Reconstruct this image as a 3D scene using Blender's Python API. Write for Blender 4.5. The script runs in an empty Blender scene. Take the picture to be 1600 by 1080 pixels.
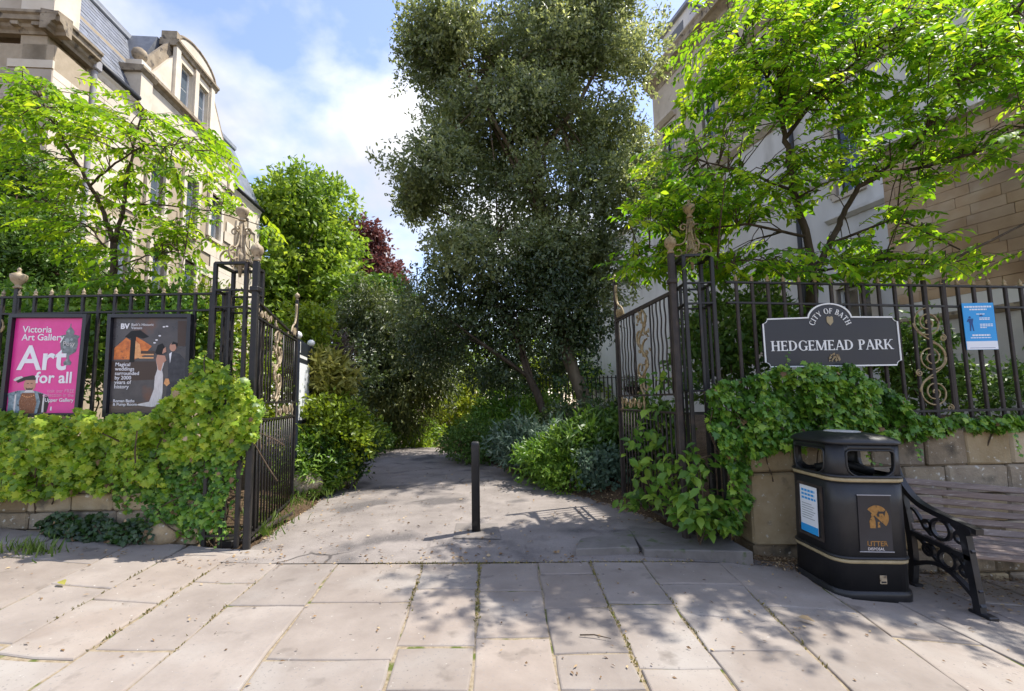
import bpy, bmesh, math, random
import numpy as np
from mathutils import Vector, Matrix, noise
R_ = math.radians
SC = bpy.context.scene
COL = SC.collection

# ---------------------------------------------------------------- camera
EYE = Vector((0, 0, 1.35)); FPX = 700.0; PITCH = R_(5.5); ROLL = R_(1.1); PPY = 557.0
Fv = Vector((0, math.cos(PITCH), math.sin(PITCH)))
R0 = Vector((1, 0, 0)); U0 = Vector((0, -math.sin(PITCH), math.cos(PITCH)))
Rv = R0*math.cos(ROLL) - U0*math.sin(ROLL); Uv = U0*math.cos(ROLL) + R0*math.sin(ROLL)
cd = bpy.data.cameras.new('camera'); cam = bpy.data.objects.new('camera', cd); COL.objects.link(cam)
cd.sensor_width = 36; cd.lens = 36*FPX/1600; cd.shift_y = (PPY-540)/1600; cd.clip_start = .05; cd.clip_end = 2000
cam.matrix_world = Matrix(((Rv.x, Uv.x, -Fv.x, EYE.x), (Rv.y, Uv.y, -Fv.y, EYE.y), (Rv.z, Uv.z, -Fv.z, EYE.z), (0, 0, 0, 1)))
SC.camera = cam
# ---------------------------------------------------------------- sky, sun, exposure
SUN_AZ, SUN_EL = R_(66), R_(61)
w = bpy.data.worlds.new('World'); SC.world = w; w.use_nodes = True
nt = w.node_tree; nt.nodes.clear()
def wn(t, **k):
    n = nt.nodes.new(t)
    for a, b in k.items(): setattr(n, a, b)
    return n
wo = wn('ShaderNodeOutputWorld'); bg = wn('ShaderNodeBackground'); bg.inputs['Strength'].default_value = .14
sky = wn('ShaderNodeTexSky', sky_type='NISHITA', sun_disc=False, sun_elevation=SUN_EL, sun_rotation=SUN_AZ, air_density=1.0, dust_density=.5, ozone_density=1.8)
tc = wn('ShaderNodeTexCoord'); sep = wn('ShaderNodeSeparateXYZ'); nt.links.new(tc.outputs['Generated'], sep.inputs[0])
# clouds lie on a flat layer overhead: direction / height
zc = wn('ShaderNodeMath', operation='MAXIMUM'); nt.links.new(sep.outputs['Z'], zc.inputs[0]); zc.inputs[1].default_value = .02
za = wn('ShaderNodeMath', operation='ADD'); nt.links.new(zc.outputs[0], za.inputs[0]); za.inputs[1].default_value = .42
dx = wn('ShaderNodeMath', operation='DIVIDE'); nt.links.new(sep.outputs['X'], dx.inputs[0]); nt.links.new(za.outputs[0], dx.inputs[1])
dy = wn('ShaderNodeMath', operation='DIVIDE'); nt.links.new(sep.outputs['Y'], dy.inputs[0]); nt.links.new(za.outputs[0], dy.inputs[1])
cmb = wn('ShaderNodeCombineXYZ'); nt.links.new(dx.outputs[0], cmb.inputs[0]); nt.links.new(dy.outputs[0], cmb.inputs[1])
cmb.inputs[2].default_value = 3.7
cn = wn('ShaderNodeTexNoise'); cn.inputs['Scale'].default_value = 2.9; cn.inputs['Detail'].default_value = 9; cn.inputs['Roughness'].default_value = .5; cn.inputs['Distortion'].default_value = .1
nt.links.new(cmb.outputs[0], cn.inputs['Vector'])
cr = wn('ShaderNodeValToRGB'); cr.color_ramp.elements[0].position = .46; cr.color_ramp.elements[1].position = .63
nt.links.new(cn.outputs['Fac'], cr.inputs[0])
cn2 = wn('ShaderNodeTexNoise'); cn2.inputs['Scale'].default_value = 3.3; cn2.inputs['Detail'].default_value = 5; nt.links.new(cmb.outputs[0], cn2.inputs['Vector'])
cc = wn('ShaderNodeValToRGB'); cc.color_ramp.elements[0].position = .35; cc.color_ramp.elements[0].color = (1.75, 1.85, 2.15, 1)
cc.color_ramp.elements[1].position = .65; cc.color_ramp.elements[1].color = (3.2, 3.15, 3.1, 1)
nt.links.new(cn2.outputs['Fac'], cc.inputs[0])
mx = wn('ShaderNodeMixRGB'); nt.links.new(cr.outputs['Color'], mx.inputs[0]); hsv = wn('ShaderNodeHueSaturation'); hsv.inputs['Saturation'].default_value = 1.0; hsv.inputs['Value'].default_value = .76; nt.links.new(sky.outputs[0], hsv.inputs['Color'])
wbm = wn('ShaderNodeMixRGB', blend_type='MULTIPLY'); wbm.inputs[0].default_value = 1; wbm.inputs[2].default_value = (1.06, .93, .93, 1); nt.links.new(hsv.outputs[0], wbm.inputs[1]); nt.links.new(wbm.outputs[0], mx.inputs[1]); nt.links.new(cc.outputs['Color'], mx.inputs[2])
nt.links.new(mx.outputs[0], bg.inputs['Color']); nt.links.new(bg.outputs[0], wo.inputs[0])
sd = bpy.data.lights.new('sun', 'SUN'); sd.energy = 2.3; sd.angle = R_(.6); sd.color = (1, .95, .86)
sun = bpy.data.objects.new('sun', sd); COL.objects.link(sun); sun.location = (12, 20, 30)
SUNDIR = Vector((math.sin(SUN_AZ)*math.cos(SUN_EL), math.cos(SUN_AZ)*math.cos(SUN_EL), math.sin(SUN_EL)))
sun.rotation_euler = SUNDIR.to_track_quat('Z', 'Y').to_euler()
vs = SC.view_settings; vs.view_transform = 'Standard'; vs.look = 'None'; vs.exposure = 1.75; vs.gamma = 1
SC.render.engine = 'CYCLES'
cy = SC.cycles; cy.max_bounces = 7; cy.diffuse_bounces = 3; cy.glossy_bounces = 3; cy.transmission_bounces = 5; cy.transparent_max_bounces = 8
cy.use_denoising = True; cy.sample_clamp_indirect = 6; cy.caustics_reflective = False; cy.caustics_refractive = False

# ---------------------------------------------------------------- helpers
def ray(px, py): return (Fv + Rv*((px-800)/FPX) - Uv*((py-PPY)/FPX))
def P(px, py, Y):                       # point seen at that place of the photo, at world depth Y
    d = ray(px, py); return EYE + d*(Y/d.y)
def G(px, py, z=0.0):                   # point on a level plane
    d = ray(px, py); return EYE + d*((z-EYE.z)/d.z)
def HIT(px, py, p, n):
    d = ray(px, py); return EYE + d*((Vector(p)-EYE).dot(n)/d.dot(n))

MATS = {}
def _nodes(m):
    m.use_nodes = True; t = m.node_tree
    return t, t.nodes['Principled BSDF'], t.nodes['Material Output']
def rgba(c): return (c[0], c[1], c[2], 1)
def nmat(name, c1, c2=None, scale=6., rough=.7, bump=0., bscale=40., spec=.4, metal=0., rnd=0., speck=None, patch=None, detail=6, stretch=None, bdist=.01, coat=0, extra=()):
    """noise-mixed procedural material in world space; rnd = brightness spread between objects"""
    m = bpy.data.materials.new(name); t, b, o = _nodes(m); L = t.links
    def N(ty, **k):
        n = t.nodes.new(ty)
        for a, v in k.items(): setattr(n, a, v)
        return n
    g = N('ShaderNodeNewGeometry'); vec = g.outputs['Position']
    if stretch:
        mp = N('ShaderNodeMapping'); mp.inputs['Scale'].default_value = stretch; L.new(vec, mp.inputs[0]); vec = mp.outputs[0]
    n1 = N('ShaderNodeTexNoise'); n1.inputs['Scale'].default_value = scale; n1.inputs['Detail'].default_value = detail; n1.inputs['Roughness'].default_value = .62
    L.new(vec, n1.inputs['Vector'])
    r = N('ShaderNodeValToRGB'); r.color_ramp.elements[0].position = .32; r.color_ramp.elements[1].position = .68
    r.color_ramp.elements[0].color = rgba(c1); r.color_ramp.elements[1].color = rgba(c2 or c1); L.new(n1.outputs['Fac'], r.inputs[0])
    col = r.outputs['Color']
    for sp in ([patch] if patch else []) + ([speck] if speck else [])+list(extra):
        c3, thr, sc_, wid = sp
        n2 = N('ShaderNodeTexNoise'); n2.inputs['Scale'].default_value = sc_; n2.inputs['Detail'].default_value = 4
        off = N('ShaderNodeVectorMath', operation='ADD'); off.inputs[1].default_value = (sc_*3.1, 7.3, sc_); L.new(vec, off.inputs[0]); L.new(off.outputs[0], n2.inputs['Vector'])
        r2 = N('ShaderNodeValToRGB'); r2.color_ramp.elements[0].position = thr; r2.color_ramp.elements[1].position = thr+wid; L.new(n2.outputs['Fac'], r2.inputs[0])
        mm = N('ShaderNodeMixRGB'); L.new(r2.outputs['Color'], mm.inputs[0]); L.new(col, mm.inputs[1]); mm.inputs[2].default_value = rgba(c3); col = mm.outputs[0]
    if rnd:
        oi = N('ShaderNodeObjectInfo'); ml = N('ShaderNodeMath', operation='MULTIPLY_ADD'); L.new(oi.outputs['Random'], ml.inputs[0]); ml.inputs[1].default_value = 2*rnd; ml.inputs[2].default_value = 1-rnd
        hs = N('ShaderNodeHueSaturation'); L.new(ml.outputs[0], hs.inputs['Value']); L.new(col, hs.inputs['Color'])
        fr = N('ShaderNodeMath', operation='MULTIPLY'); L.new(oi.outputs['Random'], fr.inputs[0]); fr.inputs[1].default_value = 7.31
        f2 = N('ShaderNodeMath', operation='FRACT'); L.new(fr.outputs[0], f2.inputs[0])
        f3 = N('ShaderNodeMath', operation='MULTIPLY_ADD'); L.new(f2.outputs[0], f3.inputs[0]); f3.inputs[1].default_value = 1.2*min(rnd*2, .6); f3.inputs[2].default_value = 1-.6*min(rnd*2, .6)
        L.new(f3.outputs[0], hs.inputs['Saturation']); col = hs.outputs[0]
    L.new(col, b.inputs['Base Color'])
    b.inputs['Roughness'].default_value = rough; b.inputs['Specular IOR Level'].default_value = spec; b.inputs['Metallic'].default_value = metal
    if coat: b.inputs['Coat Weight'].default_value = coat
    rr = N('ShaderNodeMath', operation='MULTIPLY_ADD'); L.new(n1.outputs['Fac'], rr.inputs[0]); rr.inputs[1].default_value = .3; rr.inputs[2].default_value = rough-.15; L.new(rr.outputs[0], b.inputs['Roughness'])
    if bump:
        nb = N('ShaderNodeTexNoise'); nb.inputs['Scale'].default_value = bscale; nb.inputs['Detail'].default_value = 6; nb.inputs['Roughness'].default_value = .6; L.new(vec, nb.inputs['Vector'])
        bp = N('ShaderNodeBump'); bp.inputs['Strength'].default_value = bump; bp.inputs['Distance'].default_value = bdist; L.new(nb.outputs['Fac'], bp.inputs['Height']); L.new(bp.outputs[0], b.inputs['Normal'])
    MATS[name] = m; return m
def leafmat(name, stops, rough=.45, trans=.35, tcol=None, spec=.5):
    m = bpy.data.materials.new(name); t, b, o = _nodes(m); L = t.links
    a = t.nodes.new('ShaderNodeAttribute'); a.attribute_name = 'tint'
    r = t.nodes.new('ShaderNodeValToRGB'); e = r.color_ramp.elements
    e[0].position, e[0].color = stops[0][0], rgba(stops[0][1]); e[1].position, e[1].color = stops[-1][0], rgba(stops[-1][1])
    for p_, c_ in stops[1:-1]:
        q = e.new(p_); q.color = rgba(c_)
    L.new(a.outputs['Fac'], r.inputs[0]); L.new(r.outputs['Color'], b.inputs['Base Color'])
    b.inputs['Roughness'].default_value = rough; b.inputs['Specular IOR Level'].default_value = spec
    tr = t.nodes.new('ShaderNodeBsdfTranslucent'); mx = t.nodes.new('ShaderNodeMixShader'); mx.inputs[0].default_value = trans
    if tcol:
        ml = t.nodes.new('ShaderNodeMixRGB'); ml.blend_type = 'MULTIPLY'; ml.inputs[0].default_value = 1; L.new(r.outputs['Color'], ml.inputs[1]); ml.inputs[2].default_value = rgba(tcol); L.new(ml.outputs[0], tr.inputs['Color'])
    else: L.new(r.outputs['Color'], tr.inputs['Color'])
    L.new(b.outputs[0], mx.inputs[1]); L.new(tr.outputs[0], mx.inputs[2]); L.new(mx.outputs[0], o.inputs['Surface'])
    MATS[name] = m; return m
def flatmat(name, c, rough=.5, spec=.3):
    m = bpy.data.materials.new(name); t, b, o = _nodes(m); b.inputs['Base Color'].default_value = rgba(c); b.inputs['Roughness'].default_value = rough; b.inputs['Specular IOR Level'].default_value = spec
    MATS[name] = m; return m

def tag(o, label=None, cat=None, group=None, kind=None):
    if label: o['label'] = label
    if cat: o['category'] = cat
    if group: o['group'] = group
    if kind: o['kind'] = kind
    return o
def thing(name, loc, label, cat, group=None, rz=0):
    o = bpy.data.objects.new(name, None); COL.objects.link(o); o.location = loc; o.rotation_euler = (0, 0, rz); o.empty_display_size = .2
    o.matrix_world = Matrix.Translation(loc) @ Matrix.Rotation(rz, 4, 'Z')
    return tag(o, label, cat, group)
def wmat(o):
    m = Matrix.LocRotScale(o.location, o.rotation_euler, o.scale)
    return wmat(o.parent) @ m if o.parent else m
def link(name, me, parent=None, loc=None, rot=None):
    o = bpy.data.objects.new(name, me); COL.objects.link(o)
    if parent: o.parent = parent
    if loc is not None: o.location = loc
    if rot is not None: o.rotation_euler = rot
    return o
class MB:
    """collects shapes in world coordinates; build() makes ONE mesh object"""
    def __init__(s): s.v = []; s.f = []; s.sm = []
    def add(s, vs, fs, smooth=False):
        n = len(s.v); s.v += [Vector(p) for p in vs]
        for f in fs: s.f.append([i+n for i in f]); s.sm.append(smooth)
        return s
    def box(s, c, size, M=None, ch=0.0):
        c = Vector(c); hx, hy, hz = [q/2 for q in size]
        if ch <= 0:
            vs = [(x, y, z) for x in (-hx, hx) for y in (-hy, hy) for z in (-hz, hz)]
            fs = [(0, 1, 3, 2), (4, 6, 7, 5), (0, 4, 5, 1), (2, 3, 7, 6), (0, 2, 6, 4), (1, 5, 7, 3)]
        else: vs, fs = chambox(hx, hy, hz, ch)
        vs = [(M @ Vector(q) if M else Vector(q)) + c for q in vs]
        return s.add(vs, fs)
    def bar(s, a, b, wx, wy=None, up=(0, 0, 1), ch=0):
        a, b = Vector(a), Vector(b); d = b-a; l = d.length; z = d.normalized(); u = Vector(up)
        if abs(z.dot(u)) > .98: u = Vector((0, 1, 0))
        x = u.cross(z).normalized(); y = z.cross(x)
        M = Matrix((x, y, z)).transposed()
        return s.box((a+b)/2, (wx, wy or wx, l), M, ch)
    def tube(s, pts, r, n=8, cap=True, closed=False):
        pts = [Vector(p) for p in pts]; k = len(pts); rr = r if isinstance(r, (list, tuple)) else [r]*k
        t0 = (pts[1]-pts[0]).normalized(); u = Vector((0, 0, 1)) if abs(t0.z) < .9 else Vector((0, 1, 0))
        x = (u - t0*u.dot(t0)).normalized(); vs = []
        for i, p in enumerate(pts):
            t = (pts[(i+1) % k]-pts[i-1]) if closed else (pts[min(i+1, k-1)]-pts[max(i-1, 0)])
            t = t.normalized() if t.length > 1e-9 else t0
            x = (x - t*x.dot(t)); x = x.normalized() if x.length > 1e-6 else t.orthogonal().normalized()
            y = t.cross(x)
            for j in range(n):
                a = 2*math.pi*j/n; vs.append(p + (x*math.cos(a)+y*math.sin(a))*rr[i])
        fs = []
        for i in range(k if closed else k-1):
            i2 = (i+1) % k
            for j in range(n): fs.append((i*n+j, i*n+(j+1) % n, i2*n+(j+1) % n, i2*n+j))
        s.add(vs, fs, True)
        if cap and not closed:
            m = len(s.v)-len(vs); s.f.append([m+j for j in range(n)][::-1]); s.sm.append(False); s.f.append([m+(k-1)*n+j for j in range(n)]); s.sm.append(False)
        return s
    def lathe(s, prof, c, n=12, M=None):
        c = Vector(c); vs = []
        for r, z in prof:
            for j in range(n):
                a = 2*math.pi*j/n; q = Vector((r*math.cos(a), r*math.sin(a), z)); vs.append((M @ q if M else q)+c)
        fs = [(i*n+j, i*n+(j+1) % n, (i+1)*n+(j+1) % n, (i+1)*n+j) for i in range(len(prof)-1) for j in range(n)]
        fs.append(list(range(n))[::-1]); fs.append([(len(prof)-1)*n+j for j in range(n)])
        s.add(vs, fs[:-2], True); m = len(s.v)-len(vs)
        for f in fs[-2:]: s.f.append([i+m for i in f]); s.sm.append(False)
        return s
    def prism(s, poly, fr, depth, d0=0.0, smooth=False):
        """poly 2D in frame fr=(origin, ux, uy, un); extruded from d0 to d0+depth along un"""
        o, ux, uy, un = [Vector(q) for q in fr]; n = len(poly)
        vs = [o+ux*a+uy*b+un*d0 for a, b in poly] + [o+ux*a+uy*b+un*(d0+depth) for a, b in poly]
        fs = [list(range(n))[::-1], [n+i for i in range(n)]] + [(i, (i+1) % n, n+(i+1) % n, n+i) for i in range(n)]
        return s.add(vs, fs, smooth)
    def ring(s, outer, inner, fr, depth, d0=0.0):
        o, ux, uy, un = [Vector(q) for q in fr]; n = len(outer); vs = []
        for pl in (outer, inner):
            for dd in (d0, d0+depth): vs += [o+ux*a+uy*b+un*dd for a, b in pl]
        fs = []
        for i in range(n):
            j = (i+1) % n
            fs += [(i, j, n+j, n+i), (2*n+j, 2*n+i, 3*n+i, 3*n+j), (n+i, n+j, 3*n+j, 3*n+i), (j, i, 2*n+i, 2*n+j)]
        return s.add(vs, fs)
    def mesh(s, name, mat, inv=None):
        me = bpy.data.meshes.new(name); me.from_pydata([tuple(inv @ p) if inv else tuple(p) for p in s.v], [], s.f)
        me.polygons.foreach_set('use_smooth', s.sm); me.materials.append(MATS[mat] if isinstance(mat, str) else mat); me.update(); return me
    def build(s, name, mat, parent=None, origin=None):
        """origin: for top-level meshes, where the object's origin sits"""
        if parent is not None:
            inv = wmat(parent).inverted()
            if origin is not None:
                lo = inv @ Vector(origin); me = s.mesh(name, mat, Matrix.Translation(-lo) @ inv); return link(name, me, parent, lo)
            return link(name, s.mesh(name, mat, inv), parent)
        lo = Vector(origin) if origin is not None else Vector((0, 0, 0))
        return link(name, s.mesh(name, mat, Matrix.Translation(-lo)), None, lo)
def chambox(hx, hy, hz, c):
    c = min(c, hx*.9, hy*.9, hz*.9); vs = []; idx = {}
    for sx in (-1, 1):
        for sy in (-1, 1):
            for sz in (-1, 1):
                for ax in range(3):
                    q = [sx*(hx-c), sy*(hy-c), sz*(hz-c)]; q[ax] = (sx*hx, sy*hy, sz*hz)[ax]
                    idx[(sx, sy, sz, ax)] = len(vs); vs.append(tuple(q))
    fs = []
    def quad(a, b, c_, d, nrm):
        f = [a, b, c_, d]; p = [Vector(vs[i]) for i in f]
        if (p[1]-p[0]).cross(p[2]-p[0]).dot(Vector(nrm)) < 0: f.reverse()
        fs.append(f)
    for ax in range(3):
        o1, o2 = [k for k in range(3) if k != ax]
        for s0 in (-1, 1):
            ks = []
            for a, b in ((-1, -1), (1, -1), (1, 1), (-1, 1)):
                k = [0, 0, 0]; k[ax] = s0; k[o1] = a; k[o2] = b; ks.append(idx[(*k, ax)])
            nr = [0, 0, 0]; nr[ax] = s0; quad(*ks, nr)
        for a in (-1, 1):
            for b in (-1, 1):
                k1 = [0, 0, 0]; k1[o1] = a; k1[o2] = b; k2 = k1[:]; k1[ax] = -1; k2[ax] = 1
                quad(idx[(*k1, o1)], idx[(*k2, o1)], idx[(*k2, o2)], idx[(*k1, o2)], [a if q == o1 else b if q == o2 else 0 for q in range(3)])
    for sx in (-1, 1):
        for sy in (-1, 1):
            for sz in (-1, 1):
                f = [idx[(sx, sy, sz, a)] for a in range(3)]; p = [Vector(vs[i]) for i in f]
                if (p[1]-p[0]).cross(p[2]-p[0]).dot(Vector((sx, sy, sz))) < 0: f.reverse()
                fs.append(f)
    return vs, fs
def stone(name, parent, c, size, mat, rng, ch=.012, jit=.006, M=None):
    """one dressed stone: chamfered block with knocked corners"""
    vs, fs = chambox(size[0]/2, size[1]/2, size[2]/2, ch)
    vs = [Vector(q)+Vector((rng.uniform(-jit, jit), rng.uniform(-jit, jit), rng.uniform(-jit, jit))) for q in vs]
    if M: vs = [M @ q for q in vs]
    me = bpy.data.meshes.new(name); me.from_pydata([tuple(q) for q in vs], [], fs); me.materials.append(MATS[mat]); me.update()
    lo = wmat(parent).inverted() @ Vector(c)
    return link(name, me, parent, lo)

# ---- leaves -------------------------------------------------------------
TPL = {
 'diamond': ([(0, 0, 0), (.45, .5, .06), (1, 0, -.04), (.45, -.5, .06)], [(0, 1, 2), (0, 2, 3)]),
 'holly': ([(0, 0, 0), (.35, .46, .1), (.75, .36, .06), (1, 0, -.06), (.75, -.36, .06), (.35, -.46, .1)], [(0, 1, 2, 3), (0, 3, 4, 5)]),
 'cherry': ([(0, 0, 0), (.3, .42, .07), (.62, .46, .02), (1.05, 0, -.22), (.62, -.46, .02), (.3, -.42, .07), (.32, 0, -.02), (.64, 0, -.07)],
            [(0, 6, 1), (6, 7, 2, 1), (7, 3, 2), (0, 5, 6), (6, 5, 4, 7), (7, 4, 3)]),
 'ivy': ([(0, 0, .02), (-.12, .34, 0), (.12, .34, .02), (.18, .62, -.06), (.42, .34, .03), (.58, .46, -.02), (.66, .2, .02), (1, 0, -.1),
          (.66, -.2, .02), (.58, -.46, -.02), (.42, -.34, .03), (.18, -.62, -.06), (.12, -.34, .02), (-.12, -.34, 0), (.35, 0, .07)],
         [(14, 0, 1, 2), (14, 2, 3, 4), (14, 4, 5, 6), (14, 6, 7), (14, 7, 8), (14, 8, 9, 10), (14, 10, 11, 12), (14, 12, 13, 0)]),
 'blade': ([(0, -.5, 0), (0, .5, 0), (.55, .42, .12), (.55, -.42, .12), (1, 0, -.08)], [(0, 3, 2, 1), (3, 4, 2)]),
}
def leaf_arrays(kind, pos, axis, nrm, ln, wd):
    tv, tf = TPL[kind]; tv = np.array(tv, float); N = len(pos); K = len(tv)
    ax = axis/np.maximum(np.linalg.norm(axis, axis=1, keepdims=True), 1e-9)
    nr = nrm - ax*(nrm*ax).sum(1, keepdims=True); nl = np.linalg.norm(nr, axis=1, keepdims=True)
    nr = np.where(nl < 1e-4, np.array([[.31, .17, .93]]), nr); nr = nr/np.maximum(np.linalg.norm(nr, axis=1, keepdims=True), 1e-9)
    sd_ = np.cross(nr, ax)
    V = pos[:, None, :] + ax[:, None, :]*(tv[None, :, 0:1]*ln[:, None, None]) + sd_[:, None, :]*(tv[None, :, 1:2]*wd[:, None, None]) + nr[:, None, :]*(tv[None, :, 2:3]*ln[:, None, None])
    return V.reshape(-1, 3), tf, K
def leaves(name, kind, pos, axis, nrm, ln, wd, mat, parent=None, tint=None, seed=0, smooth=True, origin=None):
    V, tf, K = leaf_arrays(kind, pos, axis, nrm, ln, wd); N = len(pos)
    inv = wmat(parent).inverted() if parent is not None else (Matrix.Translation(-Vector(origin)) if origin is not None else Matrix())
    A = np.array(inv); V = V @ A[:3, :3].T + A[:3, 3]
    me = bpy.data.meshes.new(name); me.vertices.add(len(V)); me.vertices.foreach_set('co', V.astype(np.float32).ravel())
    base = np.arange(N)*K; sizes = np.array([len(f) for f in tf]); flat = np.concatenate([np.array(f) for f in tf])
    loops = (base[:, None]+flat[None, :]).ravel().astype(np.int32); lt = np.tile(sizes, N).astype(np.int32)
    me.loops.add(len(loops)); me.loops.foreach_set('vertex_index', loops); me.polygons.add(len(lt))
    ls = np.concatenate([[0], np.cumsum(lt)[:-1]]).astype(np.int32); me.polygons.foreach_set('loop_start', ls); me.polygons.foreach_set('loop_total', lt)
    me.polygons.foreach_set('use_smooth', np.full(len(lt), smooth)); me.update(calc_edges=True)
    if tint is None: tint = np.random.default_rng(seed+99).random(N)
    at = me.attributes.new('tint', 'FLOAT', 'POINT'); at.data.foreach_set('value', np.repeat(tint, K).astype(np.float32))
    me.materials.append(MATS[mat]); o = link(name, me, parent)
    if origin is not None and parent is None: o.location = origin
    return o
def one_leaf_mesh(name, kind, mat, tint):
    V, tf, K = leaf_arrays(kind, np.zeros((1, 3)), np.array([[0, 0, -1.]]), np.array([[0, -1., 0]]), np.ones(1), np.ones(1))
    me = bpy.data.meshes.new(name); me.from_pydata(V.tolist(), [], tf); me.polygons.foreach_set('use_smooth', [True]*len(tf))
    at = me.attributes.new('tint', 'FLOAT', 'POINT'); at.data.foreach_set('value', [tint]*K); me.materials.append(MATS[mat]); return me
def single_leaves(kind, mat, pos, axis, nrm, ln, wd, parent, nvar=6, wratio=1.0, tr=(0, 1)):
    """each leaf an object of its own (mesh data shared)"""
    ms = [one_leaf_mesh('leaf', kind, mat, tr[0]+(tr[1]-tr[0])*(i+.5)/nvar) for i in range(nvar)]; inv = wmat(parent).inverted(); q3 = inv.to_3x3()
    for i in range(len(pos)):
        a = (q3 @ Vector(axis[i])).normalized(); n = q3 @ Vector(nrm[i]); n = (n-a*n.dot(a)).normalized()
        z = -a; y = -n; x = y.cross(z)
        M = Matrix((x, y, z)).transposed().to_4x4()
        o = bpy.data.objects.new('leaf', ms[i % nvar]); COL.objects.link(o); o.parent = parent
        o.location = inv @ Vector(pos[i]); o.rotation_euler = M.to_euler(); o.scale = (wd[i], ln[i], ln[i])
def vnoise(Pn, f, off=0.):
    return np.array([noise.noise(Vector((p[0]*f+off, p[1]*f-off, p[2]*f+off*.5))) for p in Pn])
def unit(rng, n):
    v = rng.normal(size=(n, 3)); return v/np.linalg.norm(v, axis=1, keepdims=True)
def crown(blobs, ntw, per, rng, shell=.5, tw=.35, gap=-.25, gf=.9, lump=.22, droop=0.0, up=.35, zmin=None, out=.5):
    """twigs spread through lumpy ellipsoids, leaves along each twig -> pos, axis, normal"""
    vol = np.array([b[1][0]*b[1][1]*b[1][2] for b in blobs])**(2/3); cnt = (ntw*vol/vol.sum()).astype(int)
    PP, DD = [], []
    for (c, r), k in zip(blobs, cnt):
        d = unit(rng, k); rad = shell+(1-shell)*rng.random(k)**.6
        nz = vnoise(d*1.0+np.array(c)*.37, 1.9, 3.1); rad = rad*(1+lump*2*nz)
        PP.append(np.array(c)+d*rad[:, None]*np.array(r)); DD.append(d)
    p = np.concatenate(PP); d = np.concatenate(DD)
    keep = vnoise(p, gf, 11.) > gap
    if zmin is not None: keep &= p[:, 2] > zmin
    p, d = p[keep], d[keep]; n = len(p)
    td = d*.8+rng.normal(size=(n, 3))*.5+np.array([0, 0, up-droop]); td /= np.linalg.norm(td, axis=1, keepdims=True)
    t = rng.random((n, per)); pos = p[:, None, :]+td[:, None, :]*(t*tw)[..., None]+rng.normal(size=(n, per, 3))*tw*.13
    ax = td[:, None, :]*.6+rng.normal(size=(n, per, 3))*.6+np.array([0, 0, -droop*.8])
    nr = rng.normal(size=(n, per, 3))*.55+np.array([0, 0, .8-.3*out])+d[:, None, :]*out
    tint = np.clip(.5+.30*np.repeat(vnoise(p, .8, 5.)[:, None]*1.6, per, 1)+rng.normal(size=(n, per))*.2, 0, 1)
    return pos.reshape(-1, 3), ax.reshape(-1, 3), nr.reshape(-1, 3), tint.ravel(), p, d
def boughs(blobs, k, f, rng, keep=.5):
    """break big lobes into many smaller leafy boughs so that gaps and lit tops appear"""
    out = []
    for c, r in blobs:
        d = unit(rng, k)
        for i in range(k):
            q = .45+.5*rng.random(); s = f*(.7+.6*rng.random())
            out.append((tuple(np.array(c)+d[i]*np.array(r)*q), tuple(np.array(r)*s*np.array([1, 1, .72]))))
        if rng.random() < keep: out.append((c, tuple(np.array(r)*.6)))
    return out
def limb(mb, a, b, r0, r1, rng, bend=.12, seg=6, n=8):
    a, b = Vector(a), Vector(b); L = (b-a).length; o1 = Vector((rng.uniform(-1, 1), rng.uniform(-1, 1), rng.uniform(-.3, .6)))*L*bend
    pts = []; rr = []
    for i in range(seg+1):
        t = i/seg; pts.append(a.lerp(b, t)+o1*math.sin(math.pi*t)+Vector((rng.uniform(-1, 1), rng.uniform(-1, 1), 0))*L*.012); rr.append(r0+(r1-r0)*t)
    mb.tube(pts, rr, n); return pts
# ---- terrain ------------------------------------------------------------
def sp(x, k=6.): return math.log1p(math.exp(max(-40, min(40, x*k))))/k
def zs(X):                                  # street level: falls to the right, nearly level at the gateway
    return .105*sp(-2.45-X)-.105*sp(X-1.75)-.012*max(-2.5, min(1.9, X))-.028
def path_z(Y): return 0.0 if Y < 12.2 else -.06*(Y-12.2)-.003*(Y-12.2)**2
PL = [(4.0, -2.55), (4.3, -2.5), (5.2, -2.62), (6.05, -2.72), (7.2, -2.85), (8.4, -3.0), (10.0, -3.3), (12.4, -4.0), (16, -5.0), (30, -9)]
PR = [(4.0, 2.2), (4.3, 1.72), (5.2, 1.55), (6.0, 1.18), (7.0, .62), (8.0, .25), (9.4, -.3), (11.0, -1.0), (12.6, -1.85), (16, -2.7), (30, -6)]
def interp(tb, y):
    if y <= tb[0][0]: return tb[0][1]
    for (a, b), (c, d) in zip(tb, tb[1:]):
        if y <= c: return b+(d-b)*(y-a)/(c-a)
    return tb[-1][1]
def gz(X, Y):
    """height of the soil"""
    if Y < 4.15 or (Y < 4.7 and (X < -2.62 or X > 2.05)): return zs(X)-.06
    pz = path_z(Y); l, r = interp(PL, Y), interp(PR, Y); base = pz-.03
    if l-.05 < X < r+.05: return base
    if X >= r:
        e = X-r; hgt = .95*(1-math.exp(-.42*e))+.05*min(e/.2, 1); k = min(1, max(0, (Y-4.6)/2.0)); return base+hgt*(.25+.75*k)+.03*noise.noise(Vector((X*1.7, Y*1.7, 0)))
    e = l-X; return base+.34*(1-math.exp(-.9*e))+.05*min(e/.2, 1)+.03*noise.noise(Vector((X*1.7, Y*1.7, 3)))

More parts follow.
